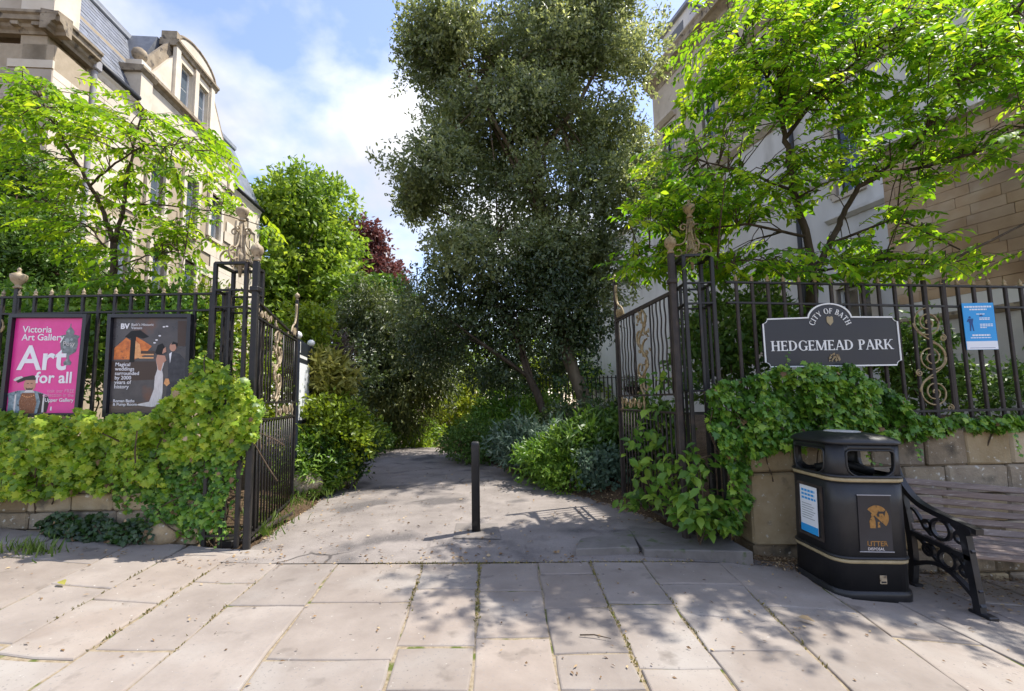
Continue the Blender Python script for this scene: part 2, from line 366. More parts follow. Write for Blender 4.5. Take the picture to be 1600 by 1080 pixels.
# ================================================================ materials
nmat('flag', (.222, .186, .160), (.300, .257, .224), 2.6, .82, .5, 22, .3, rnd=.09, speck=((.23, .205, .19), .62, 60, .06), patch=((.325, .294, .265), .53, 1.7, .22), bdist=.006, extra=(((.165, .14, .12), .62, 5, .14), ((.13, .115, .10), .70, 26, .03), ((.40, .37, .33), .71, 33, .02)))
nmat('joint', (.20, .155, .10), (.36, .30, .215), 30, .95, .6, 90, .1, speck=((.10, .12, .03), .55, 7, .08))
nmat('asphalt', (.20, .174, .158), (.30, .265, .242), 2.6, .92, .55, 260, .2, speck=((.34, .31, .29), .60, 220, .05), patch=((.12, .108, .104), .55, 1.3, .10), bdist=.006, extra=(((.11, .098, .09), .64, 130, .04), ((.36, .32, .28), .70, 45, .03)))
def add_cracks(name, scale, mask_scale, thr, col):
    t = MATS[name].node_tree; b = t.nodes['Principled BSDF']; src = b.inputs['Base Color'].links[0].from_socket; g = t.nodes.new('ShaderNodeNewGeometry')
    nz = t.nodes.new('ShaderNodeTexNoise'); nz.inputs['Scale'].default_value = 3; nz.inputs['Detail'].default_value = 5; t.links.new(g.outputs['Position'], nz.inputs['Vector'])
    mv = t.nodes.new('ShaderNodeMixRGB'); mv.inputs[0].default_value = .12; t.links.new(g.outputs['Position'], mv.inputs[1]); t.links.new(nz.outputs['Color'], mv.inputs[2])
    v = t.nodes.new('ShaderNodeTexVoronoi'); v.feature = 'DISTANCE_TO_EDGE'; v.inputs['Scale'].default_value = scale; t.links.new(mv.outputs[0], v.inputs['Vector'])
    r = t.nodes.new('ShaderNodeValToRGB'); r.color_ramp.elements[0].position = .008; r.color_ramp.elements[0].color = (1, 1, 1, 1); r.color_ramp.elements[1].position = .022; r.color_ramp.elements[1].color = (0, 0, 0, 1); t.links.new(v.outputs['Distance'], r.inputs[0])
    n2 = t.nodes.new('ShaderNodeTexNoise'); n2.inputs['Scale'].default_value = mask_scale; t.links.new(g.outputs['Position'], n2.inputs['Vector']); r2 = t.nodes.new('ShaderNodeValToRGB'); r2.color_ramp.elements[0].position = thr; r2.color_ramp.elements[1].position = thr+.06; t.links.new(n2.outputs['Fac'], r2.inputs[0])
    m = t.nodes.new('ShaderNodeMath'); m.operation = 'MULTIPLY'; t.links.new(r.outputs['Color'], m.inputs[0]); t.links.new(r2.outputs['Color'], m.inputs[1])
    mx = t.nodes.new('ShaderNodeMixRGB'); t.links.new(m.outputs[0], mx.inputs[0]); t.links.new(src, mx.inputs[1]); mx.inputs[2].default_value = rgba(col); t.links.new(mx.outputs[0], b.inputs['Base Color'])
add_cracks('asphalt', 1.5, .9, .58, (.085, .075, .07))
nmat('asphalt_patch', (.16, .142, .13), (.235, .21, .19), 5, .93, .6, 240, .2, speck=((.26, .24, .23), .63, 260, .05), bdist=.004)
nmat('slab_dark', (.135, .122, .11), (.215, .195, .178), 5, .8, .35, 40, .3, rnd=.1, speck=((.10, .12, .06), .6, 9, .1))
nmat('soil', (.055, .036, .022), (.12, .082, .052), 9, .97, .8, 60, .1, speck=((.24, .175, .11), .62, 55, .05), bdist=.02)
nmat('wall_stone', (.21, .165, .115), (.36, .29, .20), 5, .92, .7, 45, .2, rnd=.2, speck=((.52, .49, .42), .63, 26, .06), patch=((.085, .075, .06), .56, 4.3, .16), bdist=.012)
nmat('wall_stone_ochre', (.33, .255, .155), (.47, .385, .26), 4, .92, .6, 45, .2, rnd=.15, speck=((.58, .54, .46), .65, 22, .06), patch=((.15, .13, .10), .60, 4.9, .14), bdist=.012)
nmat('wall_core', (.11, .09, .065), (.19, .155, .11), 12, .95, .7, 40, .1)
nmat('iron', (.012, .0115, .012), (.026, .022, .02), 14, .5, .25, 120, .45, patch=((.07, .045, .032), .62, 6.5, .16), bdist=.003)
nmat('iron_brown', (.026, .020, .018), (.055, .043, .036), 12, .62, .3, 110, .35, patch=((.10, .065, .045), .62, 8, .12), bdist=.003)
nmat('gold', (.20, .14, .07), (.42, .32, .175), 18, .55, .35, 90, .45, patch=((.10, .07, .045), .57, 24, .12), metal=.15, bdist=.004)
nmat('cream_paint', (.27, .205, .125), (.46, .37, .25), 16, .6, .3, 70, .4, patch=((.12, .085, .055), .57, 24, .14))
nmat('bark', (.045, .032, .022), (.11, .082, .058), 7, .93, .9, 35, .2, stretch=(1, 1, .3), bdist=.02)
nmat('bark_light', (.10, .075, .05), (.21, .165, .115), 6, .93, .9, 30, .2, stretch=(1, 1, .25), speck=((.05, .07, .03), .6, 5, .1), bdist=.02)
nmat('twig', (.06, .042, .028), (.12, .085, .055), 20, .85, .4, 60, .2)
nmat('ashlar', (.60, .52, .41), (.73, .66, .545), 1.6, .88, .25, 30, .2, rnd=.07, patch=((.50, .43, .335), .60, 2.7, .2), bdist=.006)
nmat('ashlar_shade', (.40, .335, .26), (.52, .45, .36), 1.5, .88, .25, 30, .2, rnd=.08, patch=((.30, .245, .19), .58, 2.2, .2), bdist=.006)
nmat('ashlar_brown', (.36, .24, .145), (.50, .36, .24), 1.3, .9, .4, 30, .2, rnd=.10, patch=((.21, .135, .085), .53, .85, .2), speck=((.60, .50, .38), .56, .62, .12), bdist=.006)
nmat('mortar', (.38, .31, .22), (.46, .38, .28), 6, .95, .3, 50, .1)
nmat('mortar_dark', (.24, .155, .095), (.33, .225, .145), 6, .95, .3, 50, .1)
nmat('weathered_stone', (.22, .175, .125), (.40, .33, .24), 4, .92, .5, 30, .2, patch=((.10, .085, .07), .56, 6, .12))
nmat('render_white', (.58, .55, .51), (.70, .67, .63), 1.1, .9, .15, 40, .2, patch=((.44, .41, .37), .55, 1.6, .25), stretch=(1, 1, .35))
nmat('render_grey', (.42, .39, .355), (.53, .495, .455), 1.5, .9, .2, 40, .2, patch=((.33, .30, .27), .6, 2, .2))
nmat('slate', (.095, .105, .13), (.17, .185, .22), 5, .55, .25, 40, .5, rnd=.16)
nmat('lead', (.20, .215, .24), (.29, .305, .33), 3, .5, .1, 30, .5)
nmat('gutter', (.015, .015, .017), (.03, .03, .033), 6, .5, spec=.4)
nmat('pipe_grey', (.30, .29, .30), (.38, .37, .38), 5, .6, spec=.3)
nmat('frame_white', (.70, .70, .69), (.78, .78, .77), 5, .5, spec=.4)
nmat('plastic_black', (.012, .012, .0135), (.022, .022, .024), 3, .42, .35, 420, .45, patch=((.04, .038, .036), .60, 2.8, .2), bdist=.0015)
nmat('plastic_dark', (.006, .006, .006), None, 3, .6, spec=.3)
nmat('band_gold', (.30, .235, .13), (.42, .34, .20), 14, .5, spec=.4)
nmat('lichen_cap', (.30, .29, .27), (.52, .51, .49), 20, .8, .3, 60, .2)
nmat('bench_iron', (.010, .010, .012), (.02, .02, .023), 10, .4, .2, 90, .5, patch=((.045, .045, .05), .62, 12, .1), bdist=.003)
nmat('slat_wood', (.135, .105, .092), (.235, .19, .17), 3, .85, .5, 30, .2, rnd=.14, stretch=(.9, 7, 14), speck=((.36, .33, .30), .62, 11, .08), bdist=.006)
nmat('bollard_black', (.013, .013, .014), (.024, .023, .023), 8, .5, .2, 80, .4, patch=((.05, .045, .042), .64, 9, .1), bdist=.002)
nmat('sign_black', (.0115, .0115, .0165), (.020, .020, .027), 4, .38, spec=.5)
nmat('paint_white', (.74, .74, .72), (.80, .80, .78), 20, .5, spec=.4)
nmat('board_navy', (.012, .016, .028), (.02, .025, .04), 4, .4, spec=.5)
nmat('rock', (.30, .24, .17), (.50, .42, .31), 6, .93, .8, 30, .2, patch=((.16, .14, .09), .58, 7, .12), bdist=.03)
def glassmat(name, c, rough=.06):
    m = flatmat(name, c, rough, .8); return m
glassmat('window_glass', (.10, .13, .16)); glassmat('window_dark', (.02, .026, .036))
G_ = lambda *s: list(s)
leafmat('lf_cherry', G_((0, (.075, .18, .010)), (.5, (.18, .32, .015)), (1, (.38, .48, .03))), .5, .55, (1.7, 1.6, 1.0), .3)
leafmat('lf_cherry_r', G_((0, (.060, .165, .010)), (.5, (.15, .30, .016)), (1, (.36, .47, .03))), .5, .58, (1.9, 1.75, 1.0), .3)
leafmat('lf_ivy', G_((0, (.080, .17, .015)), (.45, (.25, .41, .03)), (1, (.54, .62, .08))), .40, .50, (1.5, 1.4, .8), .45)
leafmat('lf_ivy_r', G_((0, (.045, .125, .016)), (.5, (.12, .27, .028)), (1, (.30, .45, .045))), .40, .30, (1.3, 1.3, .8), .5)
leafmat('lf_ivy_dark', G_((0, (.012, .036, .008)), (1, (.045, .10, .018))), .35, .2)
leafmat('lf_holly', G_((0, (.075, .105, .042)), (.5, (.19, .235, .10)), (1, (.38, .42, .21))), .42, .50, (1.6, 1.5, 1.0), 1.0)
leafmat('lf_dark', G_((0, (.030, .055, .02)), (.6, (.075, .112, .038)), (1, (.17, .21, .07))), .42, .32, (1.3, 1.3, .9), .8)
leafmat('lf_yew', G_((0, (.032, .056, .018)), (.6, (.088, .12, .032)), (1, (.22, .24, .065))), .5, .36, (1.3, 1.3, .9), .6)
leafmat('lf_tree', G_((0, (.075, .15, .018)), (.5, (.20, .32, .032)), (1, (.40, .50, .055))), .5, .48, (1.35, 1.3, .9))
leafmat('lf_beech', G_((0, (.075, .022, .020)), (1, (.24, .085, .070))), .45, .35)
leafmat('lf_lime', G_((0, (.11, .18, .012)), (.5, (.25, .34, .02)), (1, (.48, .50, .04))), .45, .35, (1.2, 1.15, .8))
leafmat('lf_yellow', G_((0, (.18, .20, .02)), (1, (.46, .42, .10))), .45, .35)
leafmat('lf_brown', G_((0, (.06, .035, .03)), (1, (.16, .12, .09))), .6, .2)
leafmat('lf_mid', G_((0, (.035, .085, .014)), (.5, (.080, .165, .022)), (1, (.17, .27, .035))), .48, .3, (1.2, 1.2, .9))
leafmat('lf_green', G_((0, (.055, .135, .016)), (.5, (.13, .255, .024)), (1, (.28, .40, .045))), .48, .34, (1.2, 1.2, .9))
leafmat('lf_blue', G_((0, (.05, .10, .06)), (.6, (.12, .19, .12)), (1, (.28, .35, .26))), .5, .25)
leafmat('lf_litter', G_((0, (.10, .055, .028)), (.6, (.26, .16, .075)), (1, (.50, .38, .22))), .8, .15)
leafmat('lf_weed', G_((0, (.13, .13, .03)), (1, (.42, .33, .12))), .6, .3)
leafmat('lf_grass', G_((0, (.07, .14, .015)), (1, (.20, .28, .04))), .5, .35)

# ================================================================ ground
def grid_mesh(name, xs, ys, zf, mat, kind='structure'):
    vs = [(x, y, zf(x, y)) for y in ys for x in xs]; nx = len(xs)
    fs = [(j*nx+i, j*nx+i+1, (j+1)*nx+i+1, (j+1)*nx+i) for j in range(len(ys)-1) for i in range(nx-1)]
    me = bpy.data.meshes.new(name); me.from_pydata(vs, [], fs); me.polygons.foreach_set('use_smooth', [True]*len(fs)); me.materials.append(MATS[mat])
    o = link(name, me); tag(o, kind=kind); return o
def lin(a, b, n): return [a+(b-a)*i/(n-1) for i in range(n)]
def gz_far(X, Y):
    z = gz(max(-14, min(14, X)), min(max(Y, 0), 40)); far = max(0, math.hypot(X, Y-10)-22); return z-min(3, far*.04) if Y > 0 else z
gx = [-400, -150, -60, -30]+lin(-18, -7, 12)+lin(-6.6, 6.6, 67)+lin(7, 18, 12)+[30, 60, 150, 400]
gy = [-60, -20, -8, -3, 0, 2, 3.4, 4.1]+lin(4.16, 12, 53)+lin(12.3, 22, 33)+[24, 27, 30, 36, 44, 60, 100, 200, 600]
tag(grid_mesh('ground', gx, gy, gz_far, 'soil'), 'brown soil of the planting beds and park ground')
# the asphalt path from the gateway into the park
rows = lin(3.96, 4.3, 4)+lin(4.6, 12.2, 26)+lin(12.5, 29, 24); vs = []; NCX = 13
rg = random.Random(4)
for y in rows:
    l, r = interp(PL, y), interp(PR, y); jl, jr = [.05*noise.noise(Vector((y*2.3, q, 0))) for q in (1, 9)]
    for i in range(NCX):
        t = i/(NCX-1); x = l+jl+(r+jr-l-jl)*t; k = min(1, max(0, (y-3.97)/.7)); k = k*k*(3-2*k); vs.append((x, y, (path_z(y)+.035*(1-(2*t-1)**2)-.012+.006*noise.noise(Vector((x*1.5, y*1.5, 5))))*k+(zs(x)+.002)*(1-k)))
fs = [(j*NCX+i, j*NCX+i+1, (j+1)*NCX+i+1, (j+1)*NCX+i) for j in range(len(rows)-1) for i in range(NCX-1)]
me = bpy.data.meshes.new('path'); me.from_pydata(vs, [], fs); me.polygons.foreach_set('use_smooth', [True]*len(fs)); me.materials.append(MATS['asphalt'])
tag(link('path', me), 'grey asphalt path leading through the gateway into the park', kind='structure')
def pz(x, y):                                # top of the path surface
    l, r = interp(PL, y), interp(PR, y); t = (x-l)/(r-l); k = min(1, max(0, (y-3.97)/.7)); k = k*k*(3-2*k); return (path_z(y)+.035*(1-(2*t-1)**2)-.012)*k+(zs(x)+.002)*(1-k)

# ================================================================ pavement: base sheet + every flagstone its own piece
ys_ = lin(-1.2, 4.02, 9)
pave = grid_mesh('pavement', lin(-9, 9, 91), ys_, lambda x, y: zs(x)-.009, 'joint')
tag(pave, 'pale flagstone pavement in front of the gateway')
rf = random.Random(11)
Lpx = [[(0, 952), (195, 855)], [(0, 1015), (280, 860)], [(45, 1078), (165, 995), (295, 912), (367, 865)], [(200, 1077), (285, 1005), (435, 880)],
       [(377, 1077), (455, 985), (530, 877)], [(600, 1070), (620, 995), (665, 867)], [(738, 1078), (740, 980), (750, 865)], [(875, 1077), (850, 970), (838, 868)],
       [(1012, 1077), (975, 990), (917, 868)], [(1152, 1077), (1090, 992), (1005, 880)], [(1327, 1077), (1230, 975), (1105, 860)], [(1510, 1077), (1420, 1015), (1240, 885)], [(1600, 1040), (1465, 975), (1330, 905)]]
def gp(px, py):
    p = G(px, py, 0)
    for _ in range(4): p = G(px, py, zs(p.x))
    return p
lines = []
for L_ in Lpx:                                # straight line x = a + b*y fitted to the joint on the ground
    q = [gp(*c) for c in L_]; b = (q[-1].x-q[0].x)/(q[-1].y-q[0].y); lines.append((q[0].x-b*q[0].y, b))
a0, b0 = lines[0]; a1, b1 = lines[-1]
for k in range(1, 7): lines.insert(0, (a0-.62*k, b0-.02*k)); lines.append((a1+.6*k, b1+.02*k))
OFF = 6
def fx(i, y): a, b = lines[i]; return a+b*y
cross_px = {0: [902, 980], 1: [925, 1005], 2: [897, 994], 3: [930, 1055], 4: [925, 1006], 5: [905, 987, 1050], 6: [908, 975, 1062], 7: [885, 932, 996, 1048], 8: [926, 1018], 9: [898, 993], 10: [932, 1072], 11: [920, 978], 12: [1022]}
def mkflag(poly, zf, mat, th, gap, parent, name='flagstone'):
    n = len(poly); c = Vector((sum(p[0] for p in poly)/n, sum(p[1] for p in poly)/n, 0)); ol = []
    for i in range(n):
        a, b = Vector((*poly[i], 0)), Vector((*poly[(i+1) % n], 0)); L = (b-a).length; k = max(2, int(L/.16))
        for j in range(k):
            q = a.lerp(b, j/k)
            amp = .0035 if j else .006
            q += Vector((rf.gauss(0, amp), rf.gauss(0, amp), 0)); d = (c-q).normalized(); ol.append(q+d*gap*(1.2 if j else 1.8))
    dz = rf.uniform(-.0035, .005); tx, ty = rf.gauss(0, .003), rf.gauss(0, .003); m = len(ol); vs = []
    for ins, z in ((0, -th), (0, -.009), (.006, -.0025), (.014, 0)):
        for q in ol:
            d = (c-q).normalized(); p = q+d*ins; vs.append((p.x-c.x, p.y-c.y, zf(p.x, p.y)-zf(c.x, c.y)+z+dz+(p.x-c.x)*tx+(p.y-c.y)*ty))
    fs = [(r*m+i, r*m+(i+1) % m, (r+1)*m+(i+1) % m, (r+1)*m+i) for r in range(3) for i in range(m)]; fs.append([3*m+i for i in range(m)])
    me = bpy.data.meshes.new(name); me.from_pydata(vs, [], fs); me.materials.append(MATS[mat]); return link(name, me, parent, Vector((c.x, c.y, zf(c.x, c.y)))-parent.location)
NCOL = len(lines)-1
for i in range(NCOL):
    ylist = []
    for py in cross_px.get(i-OFF, []):
        xm = .5*(fx(i, 3)+fx(i+1, 3))
        q = 1.35*FPX/(py-624+max(-14, min(14, 0))); g = Vector((0, q)); xx = .5*(fx(i, q)+fx(i+1, q)); z = zs(xx); hz = 624-(800+xx/q*700-800)*math.tan(ROLL)
        ylist.append((1.35-z)*FPX/(py-hz))
    ytop = 3.955 if 3 <= i-OFF <= 9 else 4.30 if i-OFF < 3 else 4.12
    if not ylist:
        y = ytop-rf.uniform(.3, .8)
        while y > .4: ylist.append(y); y -= rf.uniform(.45, .9)
    ylist = sorted([y for y in ylist if y < ytop-.12], reverse=True); y = ylist[-1]
    while y > -.2: y -= rf.uniform(.5, .95); ylist.append(y)
    ed = [ytop]+ylist
    for a, b in zip(ed, ed[1:]):
        sk = rf.uniform(-.02, .02)
        poly = [(fx(i, b), b), (fx(i+1, b+sk*.3), b), (fx(i+1, a), a), (fx(i, a), a)]
        if min(p[0] for p in poly) > 8.6 or max(p[0] for p in poly) < -8.6: continue
        gp_ = rf.choice((.003, .005, .008))
        if (i-OFF, len(poly)) and rf.random() < .10 and a-b > .4:            # cracked across: two pieces with a jagged joint
            f0, f1 = rf.uniform(.3, .7), rf.uniform(.3, .7); yl, yr = b+(a-b)*f0, b+(a-b)*f1
            cut_ = [(fx(i, yl), yl)]+[(fx(i, yl)+(fx(i+1, yr)-fx(i, yl))*q/6, yl+(yr-yl)*q/6+rf.gauss(0, .022)) for q in range(1, 6)]+[(fx(i+1, yr), yr)]
            mkflag([poly[0], poly[1]]+cut_[::-1], lambda x, y: zs(x), 'flag', .05, .0015, pave); mkflag(cut_+[poly[2], poly[3]], lambda x, y: zs(x), 'flag', .05, .0015, pave)
        else: mkflag(poly, lambda x, y: zs(x), 'flag', .05, gp_, pave)
# dark threshold slabs inside the right gate pier and the step beside it
thr = [[(905, 845), (985, 830), (1000, 858), (900, 862)], [(980, 826), (1130, 838), (1176, 866), (1005, 862)]]
step = thing('threshold_step', G(1080, 850, 0), 'dark stone threshold step under the right gate pier', 'step')
for q in thr:
    mkflag([(G(*c, .012).x, G(*c, .012).y) for c in q][::-1], lambda x, y: .030, 'slab_dark', .13, .004, step, 'slab')
# patch of newer asphalt round the bollard
bp_ = [G(c, d, .03) for c, d in ((708, 840), (782, 840), (778, 818), (713, 818))]
q_ = [[bp_[0].lerp(bp_[1], i/8).lerp(bp_[3].lerp(bp_[2], i/8), j/8) for i in range(9)] for j in range(9)]
mb = MB(); mb.add([(p.x, p.y, pz(p.x, p.y)+.007+.006*noise.noise(Vector((p.x*1.5, p.y*1.5, 5)))) for r_ in q_ for p in r_], [(j*9+i, j*9+i+1, j*9+i+10, j*9+i+9) for j in range(8) for i in range(8)], True); o = mb.build('asphalt_repair', 'asphalt_patch'); tag(o, 'dark square of patched asphalt round the bollard', kind='structure')

# ================================================================ boundary walls
def wall(name, label, x0, x1, yf, depth, courses, mats, seed, blen, ztop=None, coping_jit=0.0):
    """courses: list of (z0, z1); each stone its own piece over a mortar core"""
    r = random.Random(seed); t = thing(name, ((x0+x1)/2, yf+depth/2, courses[0][0]), label, 'wall')
    zc0, zc1 = courses[0][0], courses[-1][1]
    MB().box(((x0+x1)/2, yf+depth/2+.02, (zc0+zc1)/2-.015), (x1-x0-.03, depth-.02, zc1-zc0-.03)).build('core', 'wall_core', t)
    for k, (a, b) in enumerate(courses):
        x = x0; first = True
        while x < x1-.05:
            l = r.uniform(*blen)*(.55 if first and k % 2 else 1); first = False
            if x+l > x1-.18: l = x1-x
            top = b+(r.uniform(-coping_jit, coping_jit) if k == len(courses)-1 else 0)
            if top > zs(x+l/2)-.05:
                stone('stone', t, (x+l/2, yf+depth/4+r.uniform(-.010, .010), (a+top)/2), (l-.010, depth/2, top-a-.009), mats[0] if r.random() < .7 else mats[-1], r, .016, .006)
            x += l
    return t
ZC = [(-.12+.165*i, -.12+.165*(i+1)) for i in range(7)]
wl = wall('boundary_wall', 'low coursed stone wall under the ivy on the left, below the posters', -8.2, -2.98, 4.34, .4, ZC, ['wall_stone', 'wall_stone_ochre'], 5, (.28, .55))
WRY = 4.22
zr = [-.95, -.72, -.50, -.29, -.08, .165, .41, .665, 1.0]
wr = wall('boundary_wall', 'low coursed stone wall behind the bench and litter bin', 2.60, 8.2, WRY, .42, list(zip(zr, zr[1:])), ['wall_stone', 'wall_stone_ochre'], 8, (.35, .62), coping_jit=.02)
# its ashlar end pier beside the gate
rp = random.Random(3)
for (z0, z1, x0_, x1_, dy) in ((-.30, -.015, 2.18, 2.60, .03), (-.015, .63, 2.16, 2.595, 0), (.635, .98, 2.17, 2.595, .01)):
    stone('stone', wr, ((x0_+x1_)/2, WRY+.19+dy, (z0+z1)/2), (x1_-x0_-.006, .40, z1-z0-.006), 'wall_stone_ochre' if z0 > -.1 else 'wall_stone', rp, .018, .007)
# kerb-like footing stones and boulder at the left wall end
def boulder(name, c, s, mat, seed, parent=None, label=None, cat='rock'):
    bm = bmesh.new(); bmesh.ops.create_icosphere(bm, subdivisions=3, radius=1)
    for v in bm.verts:
        n = noise.fractal(v.co*1.3+Vector((seed*3.1, seed, 0)), 1, 2, 4); v.co *= 1+.28*n
        v.co = Vector((v.co.x*s[0], v.co.y*s[1], v.co.z*s[2]))
    me = bpy.data.meshes.new(name); bm.to_mesh(me); bm.free(); me.polygons.foreach_set('use_smooth', [True]*len(me.polygons)); me.materials.append(MATS[mat])
    o = link(name, me, parent, c); return tag(o, label, cat) if label else o
p = gp(268, 838); boulder('rubble_stone', (p.x, 4.34, p.z+.05), (.19, .12, .13), 'wall_stone', 2, None, 'rough rubble stone at the foot of the left wall end beside the gate', 'stone')

# ================================================================ ironwork
def finial_small(mb, c, s=1.0):
    mb.lathe([(.004, -.002), (.020*s, .004), (.024*s, .014*s), (.012*s, .024*s), (.017*s, .034*s), (.019*s, .048*s), (.011*s, .062*s), (.004*s, .070*s), (.006*s, .078*s), (.002*s, .086*s)], c, 8)
def urn(mb, c, s=1.0, n=12):
    mb.lathe([(.020*s, 0), (.032*s, .008*s), (.018*s, .022*s), (.022*s, .034*s), (.046*s, .062*s), (.054*s, .092*s), (.053*s, .112*s), (.036*s, .122*s), (.014*s, .134*s), (.010*s, .148*s), (.016*s, .158*s), (.004*s, .176*s)], c, n)
def ball(mb, c, s=1.0, n=12):
    mb.lathe([(.026*s, 0), (.032*s, .012*s), (.020*s, .030*s), (.026*s, .045*s), (.046*s, .070*s), (.054*s, .100*s), (.046*s, .132*s), (.022*s, .152*s), (.010*s, .165*s), (.002*s, .185*s)], c, n)
def spiral(cx, cy, r0, r1, a0, a1, n=28):
    return [(cx+(r0+(r1-r0)*i/n)*math.cos(a0+(a1-a0)*i/n), cy+(r0+(r1-r0)*i/n)*math.sin(a0+(a1-a0)*i/n)) for i in range(n+1)]
def t2(mb, pts2, fr, r, n=6, taper=False):
    o, ux, uy = [Vector(q) for q in fr]; k = len(pts2)
    mb.tube([o+ux*a+uy*b for a, b in pts2], [r*(1-.45*i/(k-1)) for i in range(k)] if taper else r, n)
def bez(p0, p1, p2, p3, n=14):
    return [tuple((1-t)**3*a+3*(1-t)**2*t*b+3*(1-t)*t*t*c+t**3*d for a, b, c, d in zip(p0, p1, p2, p3)) for t in [i/n for i in range(n+1)]]

def railing(name, label, x0, x1, Y, zt0, zt1, z2, zb, step, x_first, skip, seed):
    """zt0/zt1: top rail height at x0/x1"""
    t = thing(name, ((x0+x1)/2, Y, zb), label, 'railing')
    def zt(x, dz=0): return zt0+(zt1-zt0)*(x-x0)/(x1-x0)+dz
    d2 = z2-zt0
    MB().bar((x0, Y, zt(x0)), (x1, Y, zt(x1)), .034, .018).build('top_rail', 'iron', t)
    MB().bar((x0, Y, zt(x0, d2)), (x1, Y, zt(x1, d2)), .034, .018).build('middle_rail', 'iron', t)
    MB().bar((x0, Y, zb), (x1, Y, zb), .04, .022).build('bottom_rail', 'iron', t)
    m = MB(); m.bar((0, 0, zb-.12), (0, 0, zt0-.008), .028, .028, ch=.004); bme = m.mesh('bar', 'iron_brown' if seed else 'iron')
    m = MB(); finial_small(m, (0, 0, 0), .85); fme = m.mesh('finial', 'cream_paint' if not seed else 'gold')
    x = x_first; tz = t.location.z
    while x < x1:
        if x > x0 and not any(a < x < b for a, b in skip):
            dz = zt(x)-zt0
            b = link('bar', bme, t, (x-t.location.x, 0, dz-tz)); f = link('finial', fme, b, (0, 0, zt0+.010))
        x += step
    return t, zt
PLt = P(150, 461, 4.40); RLa, RLb = P(1140, 441, 4.3), P(1600, 449, 4.3)
ZL, ZL2 = PLt.z, P(150, 487, 4.40).z
rl, _ = railing('railing', 'black iron railing with cream knobs on the left wall, behind the posters', -8.2, -2.80, 4.44, ZL, ZL, ZL2, .98, .162, P(55, 470, 4.44).x-10*.162, [], 0)
for px in (28,):                                        # taller post with an urn
    p = P(px, 450, 4.44); ps = MB().bar((p.x, 4.44, .95), (p.x, 4.44, ZL+.09), .042, .042, ch=.006).build('post', 'iron', rl)
    m = MB(); urn(m, (p.x, 4.44, ZL+.09), 1.25); m.build('urn_finial', 'cream_paint', ps)
x1140, x1600 = RLa.x, RLb.x
zR0 = RLa.z; zR1 = RLa.z+(RLb.z-RLa.z)*(8.2-RLa.x)/(RLb.x-RLa.x)
ZR2 = zR0-(P(1140, 441, 4.3).z-P(1140, 473, 4.3).z)
stepR = (P(1452, 460, 4.3).x-P(1151, 460, 4.3).x)/(301/24.7)
scx = P(1454, 560, 4.3).x
rr_, ztR = railing('railing', 'dark iron railing with gilt knobs on the right wall, behind the park sign', RLa.x-.04, 8.2, 4.3, zR0, zR1, ZR2, P(1520, 641, 4.3).z, stepR, P(1151, 460, 4.3).x, [(scx-.10, scx+.10)], 1)
for px in (1112, 1164, 1472):
    p = P(px, 470, 4.3)
    if px == 1472:
        MB().bar((p.x-.165, 4.3, .95), (p.x-.165, 4.3, ztR(p.x)+.06), .036, .036, ch=.005).build('post', 'iron_brown', rr_)
        MB().bar((p.x+.02, 4.3, .95), (p.x+.02, 4.3, ztR(p.x)+.06), .036, .036, ch=.005).build('post', 'iron_brown', rr_)
# scroll panel in the right railing: three spirals linked by an S bar
m = MB(); fr = ((scx, 4.29, 0), (1, 0, 0), (0, 0, 1)); zt_, zb_ = P(1452, 478, 4.3).z, P(1462, 641, 4.3).z; H = (zt_-zb_)/3; rS = H*.43
for k in range(3):
    cz = zt_-H*(k+.5); sg = 1 if k % 2 == 0 else -1
    t2(m, spiral(0, cz, rS, .012, math.pi*.5, math.pi*.5+sg*math.pi*4.6, 60), fr, .0075, 6)
    t2(m, spiral(sg*rS*.9, cz-H*.44, .034, .006, math.pi*.5, math.pi*.5-sg*math.pi*3, 24), fr, .007, 6)
    if k < 2: t2(m, bez((-sg*rS*.98, cz), (-sg*rS*1.0, cz-H*.45), (sg*rS, cz-H*.5), (sg*rS*.97, cz-H*.98)), fr, .0075, 6)
m.bar((scx, 4.29, zt_-.02), (scx, 4.29, ztR(scx)), .012, .012)
m.build('scroll_panel', 'gold', rr_)
# second scroll panel at the far left edge
sx = P(2, 560, 4.44).x-.10; m = MB(); fr = ((sx, 4.435, 0), (1, 0, 0), (0, 0, 1))
for k in range(3):
    cz = ZL2-.12-.25*k; sg = -1 if k % 2 == 0 else 1
    t2(m, spiral(0, cz, .105, .012, math.pi*.5, math.pi*.5+sg*math.pi*4.6, 60), fr, .0075, 6)
    if k < 2: t2(m, bez((-sg*.105, cz), (-sg*.11, cz-.11), (sg*.11, cz-.13), (sg*.104, cz-.245)), fr, .0075, 6)
m.build('scroll_panel', 'gold', rl)

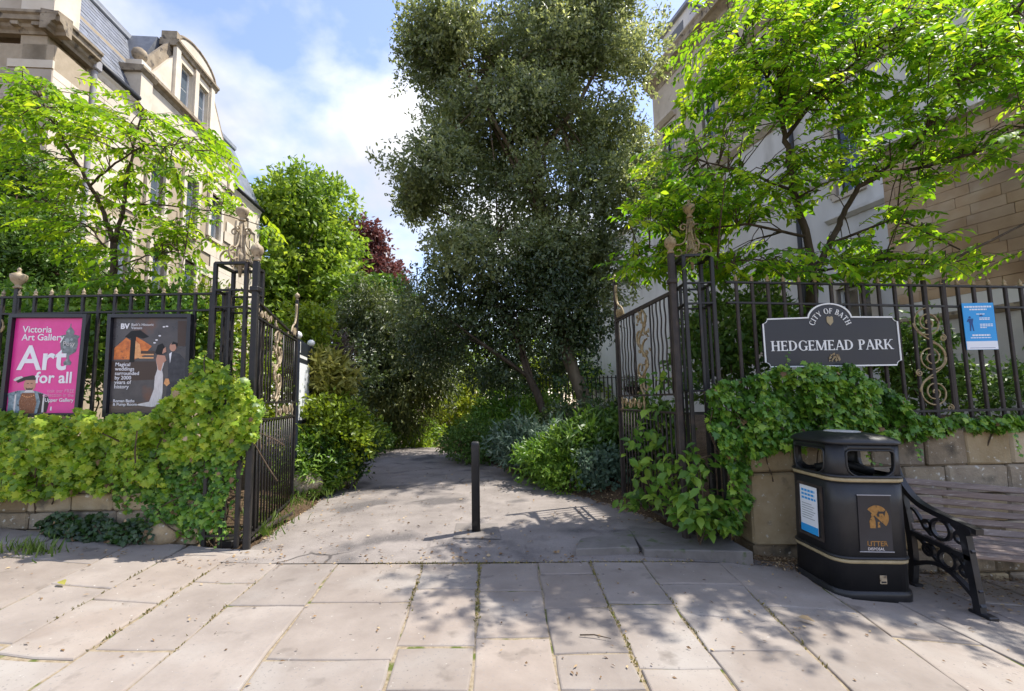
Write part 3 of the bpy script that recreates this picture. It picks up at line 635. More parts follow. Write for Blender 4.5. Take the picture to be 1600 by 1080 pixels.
def pier(name, label, c, s, zt, rails, ztop_f, mat, sgn, yaw):
    """open square cage of iron bars with a scrolled crown; c = centre on the ground"""
    t = thing(name, c, label, 'gate pier', rz=yaw); z0 = c[2]; M = wmat(t)
    def L(x, y, z): return M @ Vector((x, y, z-z0))
    h = s/2
    for ax, ay in ((-h, -h), (h, -h), (h, h), (-h, h)):
        MB().bar(L(ax, ay, z0), L(ax, ay, zt), .036, .036, ch=.005).build('bar', mat, t)
    for (a, b) in (((0, -h)), (-h, 0), (h, 0)):
        MB().bar(L(a, b, z0), L(a, b, rails[-1]), .024, .024).build('bar', mat, t)
    for z in rails+[zt]:
        m = MB()
        for (a, b), (c_, d) in (((-h, -h), (h, -h)), ((h, -h), (h, h)), ((h, h), (-h, h)), ((-h, h), (-h, -h))):
            m.bar(L(a, b, z), L(c_, d, z), .030 if z < zt else .040, .016 if z < zt else .024)
        m.build('rail' if z < zt else 'top_plate', mat, t)
    MB().box(L(0, 0, z0+.05), (s*.5, s*.5, .1), None, .01).build('foot', 'iron', t)
    # crown: central stem, urn, four scrolled brackets
    m = MB(); m.tube([L(0, 0, zt-.10), L(0, 0, zt+.10), L(0, 0, ztop_f-.19)], [.012, .030, .016], 8)
    m.lathe([(.03, 0), (.055, .02), (.035, .06), (.05, .10), (.022, .15)], L(0, 0, zt+.02), 10); st = m.build('crown_stem', 'cream_paint' if sgn < 0 else 'gold', t)
    m = MB(); urn(m, L(0, 0, ztop_f-.20), 1.15); m.build('urn_finial', 'cream_paint' if sgn < 0 else 'gold', t)
    Hc = ztop_f-.20-zt
    for k in range(4):
        a = math.pi/2*k; ux = (M.to_3x3() @ Vector((math.cos(a), math.sin(a), 0))); fr = (L(0, 0, zt), ux, (0, 0, 1)); m = MB()
        t2(m, bez((.02, Hc*.98), (.05, Hc*.55), (.03, Hc*.42), (.12, Hc*.36))+spiral(.135, Hc*.20, Hc*.17, .012, 1.45, -5.6, 26), fr, .0085, 6)
        t2(m, spiral(.070, Hc*.77, .042, .008, 2.6, -4.2, 20), fr, .0085, 6)
        t2(m, bez((.015, Hc*.70), (.02, Hc*.40), (.06, Hc*.30), (.05, .01)), fr, .010, 6)
        t2(m, spiral(.06, .055, .05, .01, -1.2, 3.8, 18), fr, .009, 6)
        m.build('crown_scroll', 'cream_paint' if sgn < 0 else 'gold', t)
    return t
pcL = P(352, 800, 4.38); pcR = P(1106, 800, 4.42)
zpL = P(352, 411, 4.30).z; zpR = P(1110, 401, 4.35).z
prL = pier('gate_pier', 'black open iron pier with cream scrolled crown, left of the path', (pcL.x, 4.46, -.03), .30, zpL, [.14, 1.18, 1.35, ZL2, ZL], P(362, 316, 4.44).z, 'iron', -1, R_(2))
prR = pier('gate_pier', 'dark open iron pier with gilt scrolled crown, right of the path', (pcR.x, 4.44, .02), .27, zpR, [.14, 1.18, 1.40, ZR2, zR0], P(1100, 311, 4.44).z, 'iron', 1, R_(-2))

def gate(name, label, A, B, zt_a, zt_b, mat, sgn, pmat):
    """leaf standing open: A hinge end, B free end (ground points)"""
    A, B = Vector(A), Vector(B); t = thing(name, A, label, 'gate'); d = (B-A); d.z = 0; Lg = d.length; d.normalize(); nn = Vector((d.y, -d.x, 0))
    def Q(u, z, o=0): return Vector((A.x, A.y, 0))+d*u+nn*o+Vector((0, 0, z))
    zl2 = zt_b-.035
    hp = MB().bar(Q(0, A.z-.02), Q(0, zt_a+.38), .058, .058, d, .008).build('hinge_post', mat, t)
    m = MB(); ball(m, Q(0, zt_a+.38), 1.12); m.build('ball_finial', pmat, hp)
    m = MB(); m.box(Q(0, zt_a+.10), (.085, .085, .05), None, .008); m.build('collar', mat, hp)
    fp = MB().bar(Q(Lg, .05), Q(Lg, zt_b+.52), .040, .040, d, .005).build('free_post', mat, t)
    m = MB(); ball(m, Q(Lg, zt_b+.52), .62); m.build('ball_finial', pmat, fp)
    zm1, zm0, zbt = 1.37, 1.19, .11
    for z0_, z1_ in ((zt_a, zt_b), (zl2, zl2), (zm1, zm1), (zm0, zm0), (zbt, zbt)):
        MB().bar(Q(.02, z0_), Q(Lg, z1_), .030, .020, (0, 0, 1)).build('rail', mat, t)
    n = 17
    bm_ = MB(); bm_.tube([(0, 0, zbt), (0, 0, zm0)], .0095, 6); lm = bm_.mesh('bar', mat)
    for i in range(1, n):
        p = Q(Lg*i/n, 0); link('bar', lm, t, (p.x-A.x, p.y-A.y, -A.z))
    # upper panel: straight and wavy bars either side of the ornament
    um = MB(); um.tube([(0, 0, zm1), (0, 0, zl2)], .0095, 6); umesh = um.mesh('bar', mat)
    wm = MB(); K = 34
    wm.tube([Vector((0, 0, zm1+(zl2-zm1)*i/K))+d*.010*math.sin(i/K*math.pi*2*3.5) for i in range(K+1)], .0085, 6); wmesh = wm.mesh('wavy_bar', 'iron_brown')
    for i in range(1, n):
        f = i/n
        if .34 < f < .62: continue
        p = Q(Lg*f, 0); wv = (.06 < f < .34) or (.64 < f < .9)
        link('wavy_bar' if wv else 'bar', wmesh if wv else umesh, t, (p.x-A.x, p.y-A.y, -A.z))
    for f in (.34, .62): p = Q(Lg*f, 0); link('bar', umesh, t, (p.x-A.x, p.y-A.y, -A.z))
    # pierced gilt panel of leaf scrolls
    uc = Lg*.48; wd = Lg*.125; m = MB(); r = random.Random(7)
    zs_ = [zm1+.02+(zl2-zm1-.04)*k/5 for k in range(6)]
    fr = (Q(uc, 0), d, (0, 0, 1))
    t2(m, [(wd*.55*math.sin(k/24*math.pi*4), zm1+(zl2-zm1)*k/24) for k in range(25)], fr, .013, 6)
    for k in range(5):
        s_ = 1 if k % 2 else -1; cz = (zs_[k]+zs_[k+1])/2
        t2(m, spiral(s_*wd*.35, cz, wd*.62, .012, -math.pi/2*s_, -math.pi/2*s_+s_*4.9, 22), fr, .012, 6)
        t2(m, spiral(-s_*wd*.5, cz+.03, wd*.36, .008, math.pi/2, math.pi/2-s_*4.5, 16), fr, .011, 6)
        for q in range(7):                                 # acanthus leaf lumps
            a, b = r.uniform(-wd*.9, wd*.9), cz+r.uniform(-.07, .07); an = r.uniform(0, 6.28); l = r.uniform(.03, .055)
            m.prism([(a, b), (a+l*.5*math.cos(an+.5), b+l*.5*math.sin(an+.5)), (a+l*math.cos(an), b+l*math.sin(an)), (a+l*.5*math.cos(an-.5), b+l*.5*math.sin(an-.5))], (*fr, nn), .016, -.008+r.uniform(-.006, .006))
    m.build('gilt_panel', pmat, t)
    # small gilt pieces in the narrow bands
    for (u0, u1, za, zb) in ((.10, .34, zl2, zt_a*.72+zt_b*.28), (.55, .90, zm0, zm1)):
        m = MB()
        for k in range(4):
            uu = Lg*(u0+(u1-u0)*(k+.5)/4); hh = (zb-za)*.42
            t2(m, spiral(uu-Lg*.48, (za+zb)/2, hh, .006, 0 if k % 2 else 3.1, (0 if k % 2 else 3.1)+5.5, 18), fr, .009, 6)
            m.prism([(uu-uc-.02, (za+zb)/2), (uu-uc, (za+zb)/2+hh*.6), (uu-uc+.02, (za+zb)/2), (uu-uc, (za+zb)/2-hh*.6)], (*fr, nn), .014, -.007)
        m.build('gilt_band', pmat, t)['kind'] = 'stuff'
    for f, za, zb in ((.05, zl2, zt_a-.01), (.42, zl2, zt_a*.58+zt_b*.42-.01), (.74, zl2, zt_a*.26+zt_b*.74-.01), (.5, zm0, zm1), (.93, zm0, zm1)):
        p = Q(Lg*f, za); hh = zb-za
        if hh < .03: continue
        m = MB(); m.lathe([(.008, 0), (.013, hh*.12), (.008, hh*.28), (.018, hh*.5), (.008, hh*.72), (.013, hh*.88), (.008, hh)], p, 8); m.build('baluster', pmat, t)
    # sweeping horn scroll at the free end
    m = MB(); fr = (Q(Lg, zt_b), -d, (0, 0, 1))
    t2(m, bez((.04, .46), (.015, .30), (.05, .20), (.14, .16))+bez((.14, .16), (.22, .13), (.27, .10), (.30, .0)), fr, .017, 7, True)
    for k in range(6):
        a, b = .06+.035*k, .06+.03*r.random(); t2(m, spiral(a, b, .035, .006, r.uniform(0, 6), r.uniform(7, 11), 14), fr, .010, 6)
        m.prism([(a, .0), (a+.02, .07), (a+.005, .13-.012*k), (a-.018, .07)], (*fr, nn), .016, -.008+.002*k)
    m.build('horn_scroll', pmat, t)
    return t
hL, fL = P(387, 800, 4.30), P(458, 700, 6.05); hR, fR = P(1070, 800, 4.34), P(971, 700, 6.0)
gate('gate_leaf', 'tall iron gate leaf with cream scrollwork standing open on the left', (hL.x, 4.30, -.02), (fL.x, 6.05, .0), P(393, 468, 4.3).z, P(460, 528, 6.05).z, 'iron', -1, 'cream_paint')
gate('gate_leaf', 'tall rusty iron gate leaf with gilt scrollwork, standing open behind the climber', (hR.x, 4.34, .0), (fR.x, 6.0, .02), P(1064, 455, 4.34).z, P(972, 499, 6.0).z, 'iron_brown', 1, 'gold')
# fallen iron edging bar at the foot of the left gate
a, b = gp(372, 852), G(455, 808, .03)
o = MB().tube([(a.x-.05, a.y+.03, .05), (a.x+.06, a.y+.1, .045), ((a.x+b.x)/2, (a.y+b.y)/2, .06), (b.x, b.y, .07)], .022, 7).build('edging_bar', 'iron_brown'); tag(o, 'rusty low iron edging bar at the foot of the left gate leaf', 'bar')

# ================================================================ lettering
def text_me(body, size, offset=0.0, align='LEFT', mat='paint_white', ext=.0008, spacing=1.0):
    cu = bpy.data.curves.new('t', 'FONT'); cu.body = body; cu.size = size; cu.align_x = align; cu.extrude = ext; cu.offset = offset; cu.resolution_u = 3; cu.space_line = .86; cu.space_character = spacing
    ob = bpy.data.objects.new('t', cu); me = bpy.data.meshes.new_from_object(ob); bpy.data.objects.remove(ob); me.materials.clear(); me.materials.append(MATS[mat]); return me
def put_text(name, body, fr, x, y, size, parent, **k):
    o, ux, uy, un = [Vector(q) for q in fr]; me = text_me(body, size, **k); M = Matrix((ux, uy, un)).transposed().to_4x4(); M.translation = o+ux*x+uy*y
    me.transform(wmat(parent).inverted() @ M); return link(name, me, parent)
TH, TN = .17, .075
def glyph(ch):
    """serif capitals, cap height 1: list of polygons and advance width"""
    S = []
    def rect(a, b, c, d): S.append([(a, b), (c, b), (c, d), (a, d)])
    def stem(x, w=TH, y0=0, y1=1, sb=True, st=True):
        rect(x-w/2, y0, x+w/2, y1)
        if sb: rect(x-w/2-.08, y0, x+w/2+.08, y0+.055)
        if st: rect(x-w/2-.08, y1-.055, x+w/2+.08, y1)
    def hb(a, b, y, t=TN): rect(a, y-t/2, b, y+t/2)
    def dg(x0, y0, x1, y1, w): S.append([(x0-w/2, y0), (x0+w/2, y0), (x1+w/2, y1), (x1-w/2, y1)])
    def arc(cx, cy, rx, ry, a0, a1):
        n = max(6, int(abs(a1-a0)/12)); o_, i_ = [], []
        for k in range(n+1):
            a = R_(a0+(a1-a0)*k/n); th = TN*.8+(TH*1.05-TN*.8)*abs(math.cos(a)); o_.append((cx+rx*math.cos(a), cy+ry*math.sin(a))); i_.append((cx+(rx-th)*math.cos(a), cy+(ry-TN*.8-(th-TN*.8)*.3)*math.sin(a)))
        for k in range(n): S.append([o_[k], o_[k+1], i_[k+1], i_[k]])
    def tick(x, y, h): rect(x-.03, y, x+.03, y+h)
    w = .8
    if ch == 'H': stem(.18); stem(.72); hb(.18, .72, .52); w = .92
    elif ch in 'EF':
        stem(.18, sb=True); hb(.18, .62, .965); hb(.18, .52, .52); tick(.60, .82, .18); tick(.50, .43, .18)
        if ch == 'E': hb(.18, .66, .035); tick(.64, 0, .2)
        w = .75 if ch == 'E' else .7
    elif ch == 'D': stem(.18); arc(.30, .5, .52, .5, -90, 90); hb(.18, .31, .965); hb(.18, .31, .035); w = .92
    elif ch in 'GC':
        arc(.5, .5, .44, .52, 48, 312); tick(.78, .72, .22)
        if ch == 'G': stem(.76, TH*.9, 0.05, .45, False, True)
        w = .95 if ch == 'G' else .88
    elif ch == 'M': stem(.12, TN); dg(.52, 0.02, .16, 1, TH); dg(.52, .02, .90, 1, TN); stem(.92, TH); w = 1.12
    elif ch == 'A': dg(.10, 0, .42, 1, TN); dg(.74, 0, .42, 1, TH); hb(.22, .62, .34); rect(-.02, 0, .22, .055); rect(.58, 0, .88, .055); w = .86
    elif ch == 'P': stem(.18, st=True); arc(.30, .74, .34, .27, -90, 90); hb(.18, .31, .965); hb(.18, .31, .505); w = .72
    elif ch == 'R': stem(.18); arc(.30, .74, .34, .27, -90, 90); hb(.18, .31, .965); hb(.18, .31, .505); dg(.74, 0, .40, .5, TH); rect(.62, 0, .90, .055); w = .86
    elif ch == 'B': stem(.18); arc(.30, .76, .32, .25, -90, 90); arc(.30, .27, .38, .28, -90, 90); hb(.18, .31, .965); hb(.18, .31, .52); hb(.18, .31, .035); w = .76
    elif ch == 'K': stem(.18); dg(.30, .42, .72, 1, TN); dg(.78, 0, .40, .55, TH); rect(.60, .945, .88, 1); rect(.64, 0, .94, .055); w = .9
    elif ch == 'I': stem(.2); w = .4
    elif ch == 'T': stem(.42, st=False); hb(.04, .80, .965); tick(.06, .80, .2); tick(.78, .80, .2); w = .84
    elif ch == 'Y': stem(.42, TH, 0, .5, True, False); dg(.40, .45, .10, 1, TH); dg(.44, .45, .76, 1, TN); w = .82
    elif ch == 'O': arc(.5, .5, .44, .52, 0, 360); w = 1.0
    else: w = .42
    return S, w
def serif_text(s, h, fr, x, y, parent, mat, name='letter', width=None, arc_=None):
    gs = [glyph(c) for c in s]; tot = sum(g[1] for g in gs)*h; k = (width/tot) if width else 1; o, ux, uy, un = [Vector(q) for q in fr]
    cx = x
    for ch, (S, w) in zip(s, gs):
        if S:
            m = MB()
            if arc_:
                cxa, cya, ra = arc_; a = math.pi/2-(cx+w*h*k/2-x-(width or tot)/2)/ra; px_, py_ = cxa+ra*math.cos(a), cya+ra*math.sin(a); ex = (math.sin(a), -math.cos(a)); ey = (math.cos(a), math.sin(a))
            for j, pl in enumerate(S):
                if arc_: q = [(px_+ex[0]*(u-w/2)*h*k+ey[0]*v*h, py_+ex[1]*(u-w/2)*h*k+ey[1]*v*h) for u, v in pl]
                else: q = [(cx+u*h*k, y+v*h) for u, v in pl]
                m.prism(q, fr, .004+.0002*j, .0004)
            m.build(name, mat, parent)
        cx += w*h*k
# ---------------------------------------------------------------- park sign
sY = 4.235; sa, sb = P(1190, 498, sY), P(1402, 497, sY); sbot = P(1197, 575, sY)
W = sb.x-sa.x; Hs = sa.z-sbot.z; sg = thing('park_sign', (sa.x+W/2, sY, sbot.z), 'black park name sign with arched top and white lettering on the right railing', 'sign')
tilt = R_(.6); ux = Vector((math.cos(tilt), 0, math.sin(tilt)*-.2)); fr = (Vector((sa.x, sY, sbot.z)), ux, Vector((0, 0, 1)), Vector((0, -1, 0)))
def outline(e):
    pts = []; n_ = .05; a0_, a1_ = W*.335, W*.665; rad = (a1_-a0_)/2; cx = W/2
    pts += [(n_, e), (W-n_, e)]+[(W-e-(n_-e)*math.cos(t)*1.0, e+(n_-e)*math.sin(t)) for t in lin(0.3, 1.4, 4)]
    pts += [(W-e, n_+.0), (W-e, Hs-n_)]+[(W-e-(n_-e)*math.sin(t), Hs-e-(n_-e)*math.cos(t)) for t in lin(.3, 1.4, 4)]
    pts += [(W-n_, Hs-e)]
    for t in lin(0.12, math.pi-.12, 22): pts.append((cx+(rad-e*.8)*math.cos(t), Hs-e-.01+(rad-e*.0)*.70*math.sin(t)-(.012 if 0 else 0)))
    pts += [(n_, Hs-e)]+[(e+(n_-e)*math.cos(t), Hs-e-(n_-e)*math.sin(t)) for t in lin(.3, 1.4, 4)]+[(e, Hs-n_), (e, n_)]+[(e+(n_-e)*math.sin(t), e+(n_-e)*math.cos(t)) for t in lin(.3, 1.4, 4)]
    return pts
MB().prism(outline(0), fr, .022, -.022).build('panel', 'sign_black', sg)
MB().ring(outline(0.001), outline(.014), fr, .006, .0005).build('border', 'paint_white', sg)
serif_text('HEDGEMEAD PARK', .095, fr, W*.052, Hs*.335, sg, 'paint_white', width=W*.895)
serif_text('CITY OF BATH', .052, fr, 0, 0, sg, 'paint_white', width=.42, arc_=(W/2, Hs*.74, .16))
shx, shy = W/2, Hs*.93
MB().prism([(shx-.030, shy+.035), (shx-.018, shy+.045), (shx, shy+.037), (shx+.018, shy+.045), (shx+.030, shy+.035), (shx+.030, shy-.012), (shx, shy-.045), (shx-.030, shy-.012)], fr, .005, .0005).build('crest', 'band_gold', sg)
m = MB(); r = random.Random(2)
for k in range(26):
    a, b = shx+.012+r.uniform(-.05, .05), Hs*.17+r.uniform(-.03, .05)*(1-.3*abs(k-13)/13); s_ = r.uniform(.008, .016); an = r.uniform(0, 6.28)
    m.prism([(a+s_*math.cos(an+q*2.09), b+s_*math.sin(an+q*2.09)) for q in range(3)], fr, .003+.0002*k, .0005)
m.build('emblem', 'gold', sg)
for f in (.2, .8): MB().bar((sa.x+W*f, sY+.01, sbot.z+Hs*.8), (sa.x+W*f, 4.32, sbot.z+Hs*.8), .02, .03).build('bracket', 'iron', sg)
# ---------------------------------------------------------------- blue notice
flatmat('notice_blue', (.035, .33, .72), .4); flatmat('notice_white', (.78, .80, .84), .45); flatmat('notice_ink', (.02, .07, .22), .5); flatmat('notice_pale', (.45, .72, .92), .45)
nY = 4.262; na, nb, nc = P(1501, 474, nY), P(1550, 474, nY), P(1506, 547, nY); Wn, Hn = nb.x-na.x, na.z-nc.z
no = thing('notice', (na.x+Wn/2, nY, nc.z), 'small bright blue notice with white foot tied to the right railing', 'notice'); fr = (Vector((na.x+.01, nY, nc.z)), Vector((1, 0, 0)), Vector((0, 0, 1)), Vector((0, -1, 0)))
MB().prism([(0, 0), (Wn, 0), (Wn, Hn), (0, Hn)], fr, .005, -.005).build('board', 'notice_blue', no)
MB().prism([(.002, .002), (Wn-.002, .002), (Wn-.002, Hn*.18), (.002, Hn*.18)], fr, .001, .0004).build('foot_strip', 'notice_white', no)
MB().prism([(.03, Hn*.035), (Wn-.03, Hn*.035), (Wn-.03, Hn*.042), (.03, Hn*.042)], fr, .0012, .0012).build('printed_line', 'notice_ink', no)
m = MB(); k_ = 0
for (a, b, y, h_) in ((.06, .94, .90, .035), (.22, .78, .845, .03), (.42, .70, .75, .02), (.50, .86, .665, .018), (.50, .84, .635, .018), (.50, .92, .53, .02), (.50, .92, .495, .02), (.50, .72, .46, .018), (.22, .80, .29, .035), (.16, .82, .245, .018)):
    x = a
    while x < b-.02:
        l = min(.07+.05*((k_*7) % 5)/5, b-x); m.prism([(x*Wn, y*Hn), ((x+l-.015)*Wn, y*Hn), ((x+l-.015)*Wn, (y+h_)*Hn), (x*Wn, (y+h_)*Hn)], fr, .0006, .0004); x += l; k_ += 1
m.build('printed_text', 'notice_white', no)['kind'] = 'stuff'
m = MB(); fx0, fy0 = Wn*.16, Hn*.40
for pl in ([(0, .10), (.035, .10), (.045, .16), (-.01, .16)], [(.0, .0), (.012, .0), (.022, .10), (.004, .10)], [(.03, .0), (.042, .0), (.034, .10), (.02, .10)], [(.012+.012*math.cos(q), .178+.013*math.sin(q)) for q in lin(0, 5.5, 8)], [(-.022, .12), (-.014, .115), (.004, .15), (-.004, .16)], [(.10, .19), (.14, .19), (.125, .215)]):
    m.prism([(fx0+a, fy0+b*.75) for a, b in pl], fr, .0006+.0001*len(m.v)/8, .0004)
m.build('printed_figure', 'notice_ink', no)
# ---------------------------------------------------------------- poster boards on the left railing
nmat('pink', (.70, .035, .25), (.80, .06, .33), 5, .34, .35, 9, .5, bdist=.01); flatmat('print_white', (.82, .80, .82), .35); flatmat('pink_pale', (.86, .38, .58), .35); flatmat('skin', (.52, .27, .19), .5); nmat('print_grey', (.09, .105, .11), (.26, .29, .29), 34, .5); flatmat('print_grey2', (.33, .36, .37), .5)
flatmat('print_dark', (.025, .022, .024), .3); nmat('robe_blue', (.10, .15, .19), (.34, .42, .46), 26, .5, patch=((.05, .05, .06), .60, 40, .08)); nmat('orange', (.42, .09, .02), (.85, .26, .05), 14, .35, patch=((.10, .04, .03), .60, 22, .1)); nmat('amber', (.62, .25, .08), (.88, .46, .20), 30, .35); nmat('ivory', (.55, .50, .48), (.76, .72, .70), 30, .4, stretch=(3, 1, .5)); nmat('suit', (.02, .02, .027), (.06, .06, .07), 22, .4); flatmat('brown_dark', (.07, .045, .035), .4); flatmat('print_black', (.008, .007, .008), .4)
nmat('doublet', (.16, .05, .02), (.30, .12, .05), 60, .5, speck=((.55, .42, .30), .62, 120, .04)); nmat('dusk', (.045, .04, .045), (.10, .088, .088), 5, .3, patch=((.20, .075, .035), .62, 4, .2)); nmat('floor_print', (.07, .05, .042), (.17, .115, .085), 6, .35, stretch=(1, 1, 6))
def poster(name, label, tl, tr, bl, br, Y, cat='poster board'):
    a, b, c, d = [P(*q, Y) for q in (tl, tr, br, bl)]; w_ = (b-a).length; h_ = (a-d).length; ux = (b-a).normalized(); up = (a-d).normalized(); un = ux.cross(up).normalized()
    if un.y > 0: un = -un
    t = thing(name, (a+b+c+d)/4-Vector((0, 0, h_/2)), label, cat); ff = .036; fr = (d+un*.012, ux, up, un)
    MB().ring([(-ff, -ff), (w_+ff, -ff), (w_+ff, h_+ff), (-ff, h_+ff)], [(0, 0), (w_, 0), (w_, h_), (0, h_)], fr, .05, -.028).build('frame', 'sign_black', t)
    MB().prism([(-.01, -.01), (w_+.01, -.01), (w_+.01, h_+.01), (-.01, h_+.01)], fr, .012, -.024).build('backing', 'sign_black', t)
    return t, fr, w_, h_
t, fr, w_, h_ = poster('poster_board', 'black framed bright pink art gallery poster on the left railing', (25, 497), (134, 497), (9, 646), (121, 646), 4.37)
def lay(poly, mat, name, n, parent=None): return MB().prism([(x*w_, y*h_) for x, y in poly], fr, .0009+.0003*n, -.0118).build(name, mat, parent or t)
sheet = lay([(0.004, 0.004), (.996, .004), (.996, .996), (.004, .996)], 'pink', 'sheet', 0)
fr2 = (fr[0]-fr[3]*.0085, *fr[1:])
put_text('printed_text', 'Victoria\nArt Gallery', fr2, w_*.12, h_*.845, h_*.097, t, offset=.0012, mat='print_white')
put_text('printed_text', 'Art', fr2, w_*.10, h_*.455, h_*.36, t, offset=.006, mat='print_white')
put_text('printed_text', 'for all', fr2, w_*.37, h_*.315, h_*.165, t, offset=.0032, mat='print_white')
put_text('printed_text', 'visit our FREE\ncollection in the', fr2, w_*.94, h_*.215, h_*.050, t, align='RIGHT', mat='pink_pale')
put_text('printed_text', 'Upper Gallery', fr2, w_*.94, h_*.12, h_*.052, t, align='RIGHT', offset=.0006, mat='print_white')
U = [(.045, .50), (.055, .53), (.02, .56), (.015, .60), (.10, .64), (.12, .72), (.11, .78), (.13, .79), (.13, .81), (.05, .825), (.06, .85), (.03, .885), (.008, .90), (.004, .94)]
lay([(.80+x*1.05, y) for x, y in U]+[(.80-x*1.05, y) for x, y in U[::-1]], 'print_grey', 'printed_urn', 5)
for k, (x, y, s_) in enumerate(((.77, .76, .05), (.84, .70, .035), (.78, .86, .03), (.79, .55, .025), (.74, .69, .03), (.83, .77, .03))): lay([(x+s_*math.cos(q)*.7, y+s_*.5*math.sin(q)) for q in lin(0, 5.4, 7)], 'print_grey2', 'printed_urn', 7+k*.2)
put_text('printed_text', 'Posy', (fr[0]-fr[3]*.0070, *fr[1:]), w_*.715, h_*.705, h_*.068, t, mat='ivory')
lay([(.02, .0), (.02, .14), (.0, .205), (.14, .235), (.26, .24), (.40, .23), (.56, .19), (.60, .14), (.56, .02), (.5, .0)], 'robe_blue', 'printed_figure', 5)
lay([(.20, 0), (.17, .12), (.20, .21), (.38, .21), (.42, .11), (.40, 0)], 'doublet', 'printed_figure', 6)
lay([(.44, .0), (.47, .12), (.43, .21), (.56, .185), (.60, .14), (.57, .01)], 'print_dark', 'printed_figure', 6.5)
lay([(.30+.085*math.cos(q), .295+.075*math.sin(q)) for q in lin(0, 5.9, 14)], 'skin', 'printed_figure', 7)
lay([(.22, .215), (.38, .215), (.35, .24), (.26, .24)], 'ivory', 'printed_figure', 8)
lay([(.13, .315), (.10, .335), (.20, .375), (.33, .395), (.41, .375), (.40, .345), (.24, .345)], 'print_dark', 'printed_figure', 9)
nmat('face_print', (.40, .19, .13), (.60, .34, .25), 40, .5); nmat('hair_print', (.07, .04, .025), (.15, .09, .06), 50, .5)
lay([(.245, .27), (.262, .232), (.30, .222), (.338, .232), (.355, .27), (.33, .258), (.30, .262), (.27, .258)], 'hair_print', 'printed_figure', 7.6)
for x in (.272, .325): lay([(x-.016, .305), (x+.016, .305), (x+.012, .313), (x-.012, .313)], 'hair_print', 'printed_figure', 7.6)
lay([(.292, .30), (.306, .30), (.310, .272), (.288, .272)], 'face_print', 'printed_figure', 7.4)
lay([(.09, .332), (.06, .345), (.10, .372), (.17, .385), (.20, .372)], 'ivory', 'printed_figure', 9.4)
for k in range(7): lay([(.215+.026*k+.010*math.cos(q), .185-.018*math.sin(k/6*math.pi)+.006*math.sin(q)) for q in lin(0, 5.2, 6)], 'amber', 'printed_figure', 8.4)
for x in (.10, .50): lay([(x, .01), (x+.03, .01), (x+.025, .20), (x+.005, .19)], 'ivory', 'printed_figure', 6.8)
lay([(.62, .03), (.64, .03), (.64, .06), (.63, .075), (.62, .06)], 'print_white', 'printed_logo', 5)
# --- wedding poster
t, fr, w_, h_ = poster('poster_board', 'black framed dark wedding poster with bride in white on the left railing', (178, 497), (296, 497), (170, 646), (284, 646), 4.37)
lay([(0.004, 0.004), (.996, .004), (.996, .996), (.004, .996)], 'dusk', 'sheet', 0)
lay([(.005, .005), (.995, .005), (.995, .11), (.005, .12)], 'floor_print', 'printed_picture', 2)
for pl, mt_, n_ in (([(.03, .56), (.24, .56), (.24, .76), (.18, .79), (.03, .68)], 'orange', 2), ([(.30, .56), (.42, .60), (.52, .70), (.40, .76), (.31, .80)], 'orange', 2.4), ([(.29, .57), (.40, .58), (.36, .72), (.30, .76)], 'amber', 3), ([(.86, .70), (.96, .70), (.97, .97), (.85, .97)], 'brown_dark', 2.4),
                    ([(.16, .80), (.24, .86), (.36, .87), (.48, .80), (.40, .78), (.30, .80), (.22, .78)], 'print_black', 3.4), ([(.235, .53), (.30, .53), (.305, .80), (.24, .80)], 'print_black', 3.8), ([(.38, .62), (.56, .62), (.56, .65), (.38, .65)], 'brown_dark', 4), ([(.005, .33), (.60, .35), (.60, .54), (.005, .54)], 'brown_dark', 3), ([(.36, .57), (.55, .57), (.55, .585), (.36, .585)], 'amber', 5), ([(.36, .605), (.55, .605), (.55, .618), (.36, .618)], 'amber', 5.2)):
    lay(pl, mt_, 'printed_picture', n_)
for x, y in ((.67, .905), (.71, .91), (.62, .81), (.58, .765), (.555, .735)): lay([(x+.018*math.cos(q), y+.008*math.sin(q)) for q in lin(0, 5.4, 7)], 'print_white', 'printed_lamp', 6)
lay([(.73, .10), (.75, .40), (.74, .56), (.79, .64), (.88, .62), (.97, .55), (.99, .30), (.97, .10)], 'suit', 'printed_groom', 6)
lay([(.80+.045*math.cos(q), .69+.045*math.sin(q)) for q in lin(0, 5.9, 12)], 'skin', 'printed_groom', 7); lay([(.775, .715), (.80, .75), (.86, .73), (.85, .68), (.83, .72)], 'print_black', 'printed_groom', 8); lay([(.755, .62), (.79, .64), (.77, .52)], 'print_white', 'printed_groom', 8)
lay([(.34, .085), (.40, .10), (.52, .12), (.575, .25), (.58, .38), (.61, .46), (.585, .56), (.66, .60), (.70, .55), (.67, .45), (.685, .40), (.69, .22), (.665, .08), (.55, .065)], 'ivory', 'printed_bride', 9)
lay([(.62, .45), (.655, .44), (.68, .52), (.72, .55), (.70, .60), (.60, .61), (.585, .56)], 'skin', 'printed_bride', 10); lay([(.57, .63), (.60, .71), (.66, .73), (.70, .67), (.66, .61), (.60, .61)], 'print_black', 'printed_bride', 11); lay([(.665, .62), (.715, .64), (.705, .69), (.675, .67)], 'skin', 'printed_bride', 12)
lay([(.72, .36), (.76, .36), (.78, .31), (.74, .28), (.70, .31)], 'amber', 'printed_bouquet', 11)
fr2 = (fr[0]-fr[3]*.0080, *fr[1:])
put_text('printed_text', 'BV', fr2, w_*.10, h_*.885, h_*.078, t, offset=.0028, mat='print_white'); put_text('printed_text', "Bath's Historic\nVenues", fr2, w_*.24, h_*.915, h_*.040, t, mat='print_white')
put_text('printed_text', 'Magical\nweddings\nsurrounded\nby 2000\nyears of\nhistory', fr2, w_*.055, h_*.49, h_*.054, t, offset=.0003, mat='print_white')
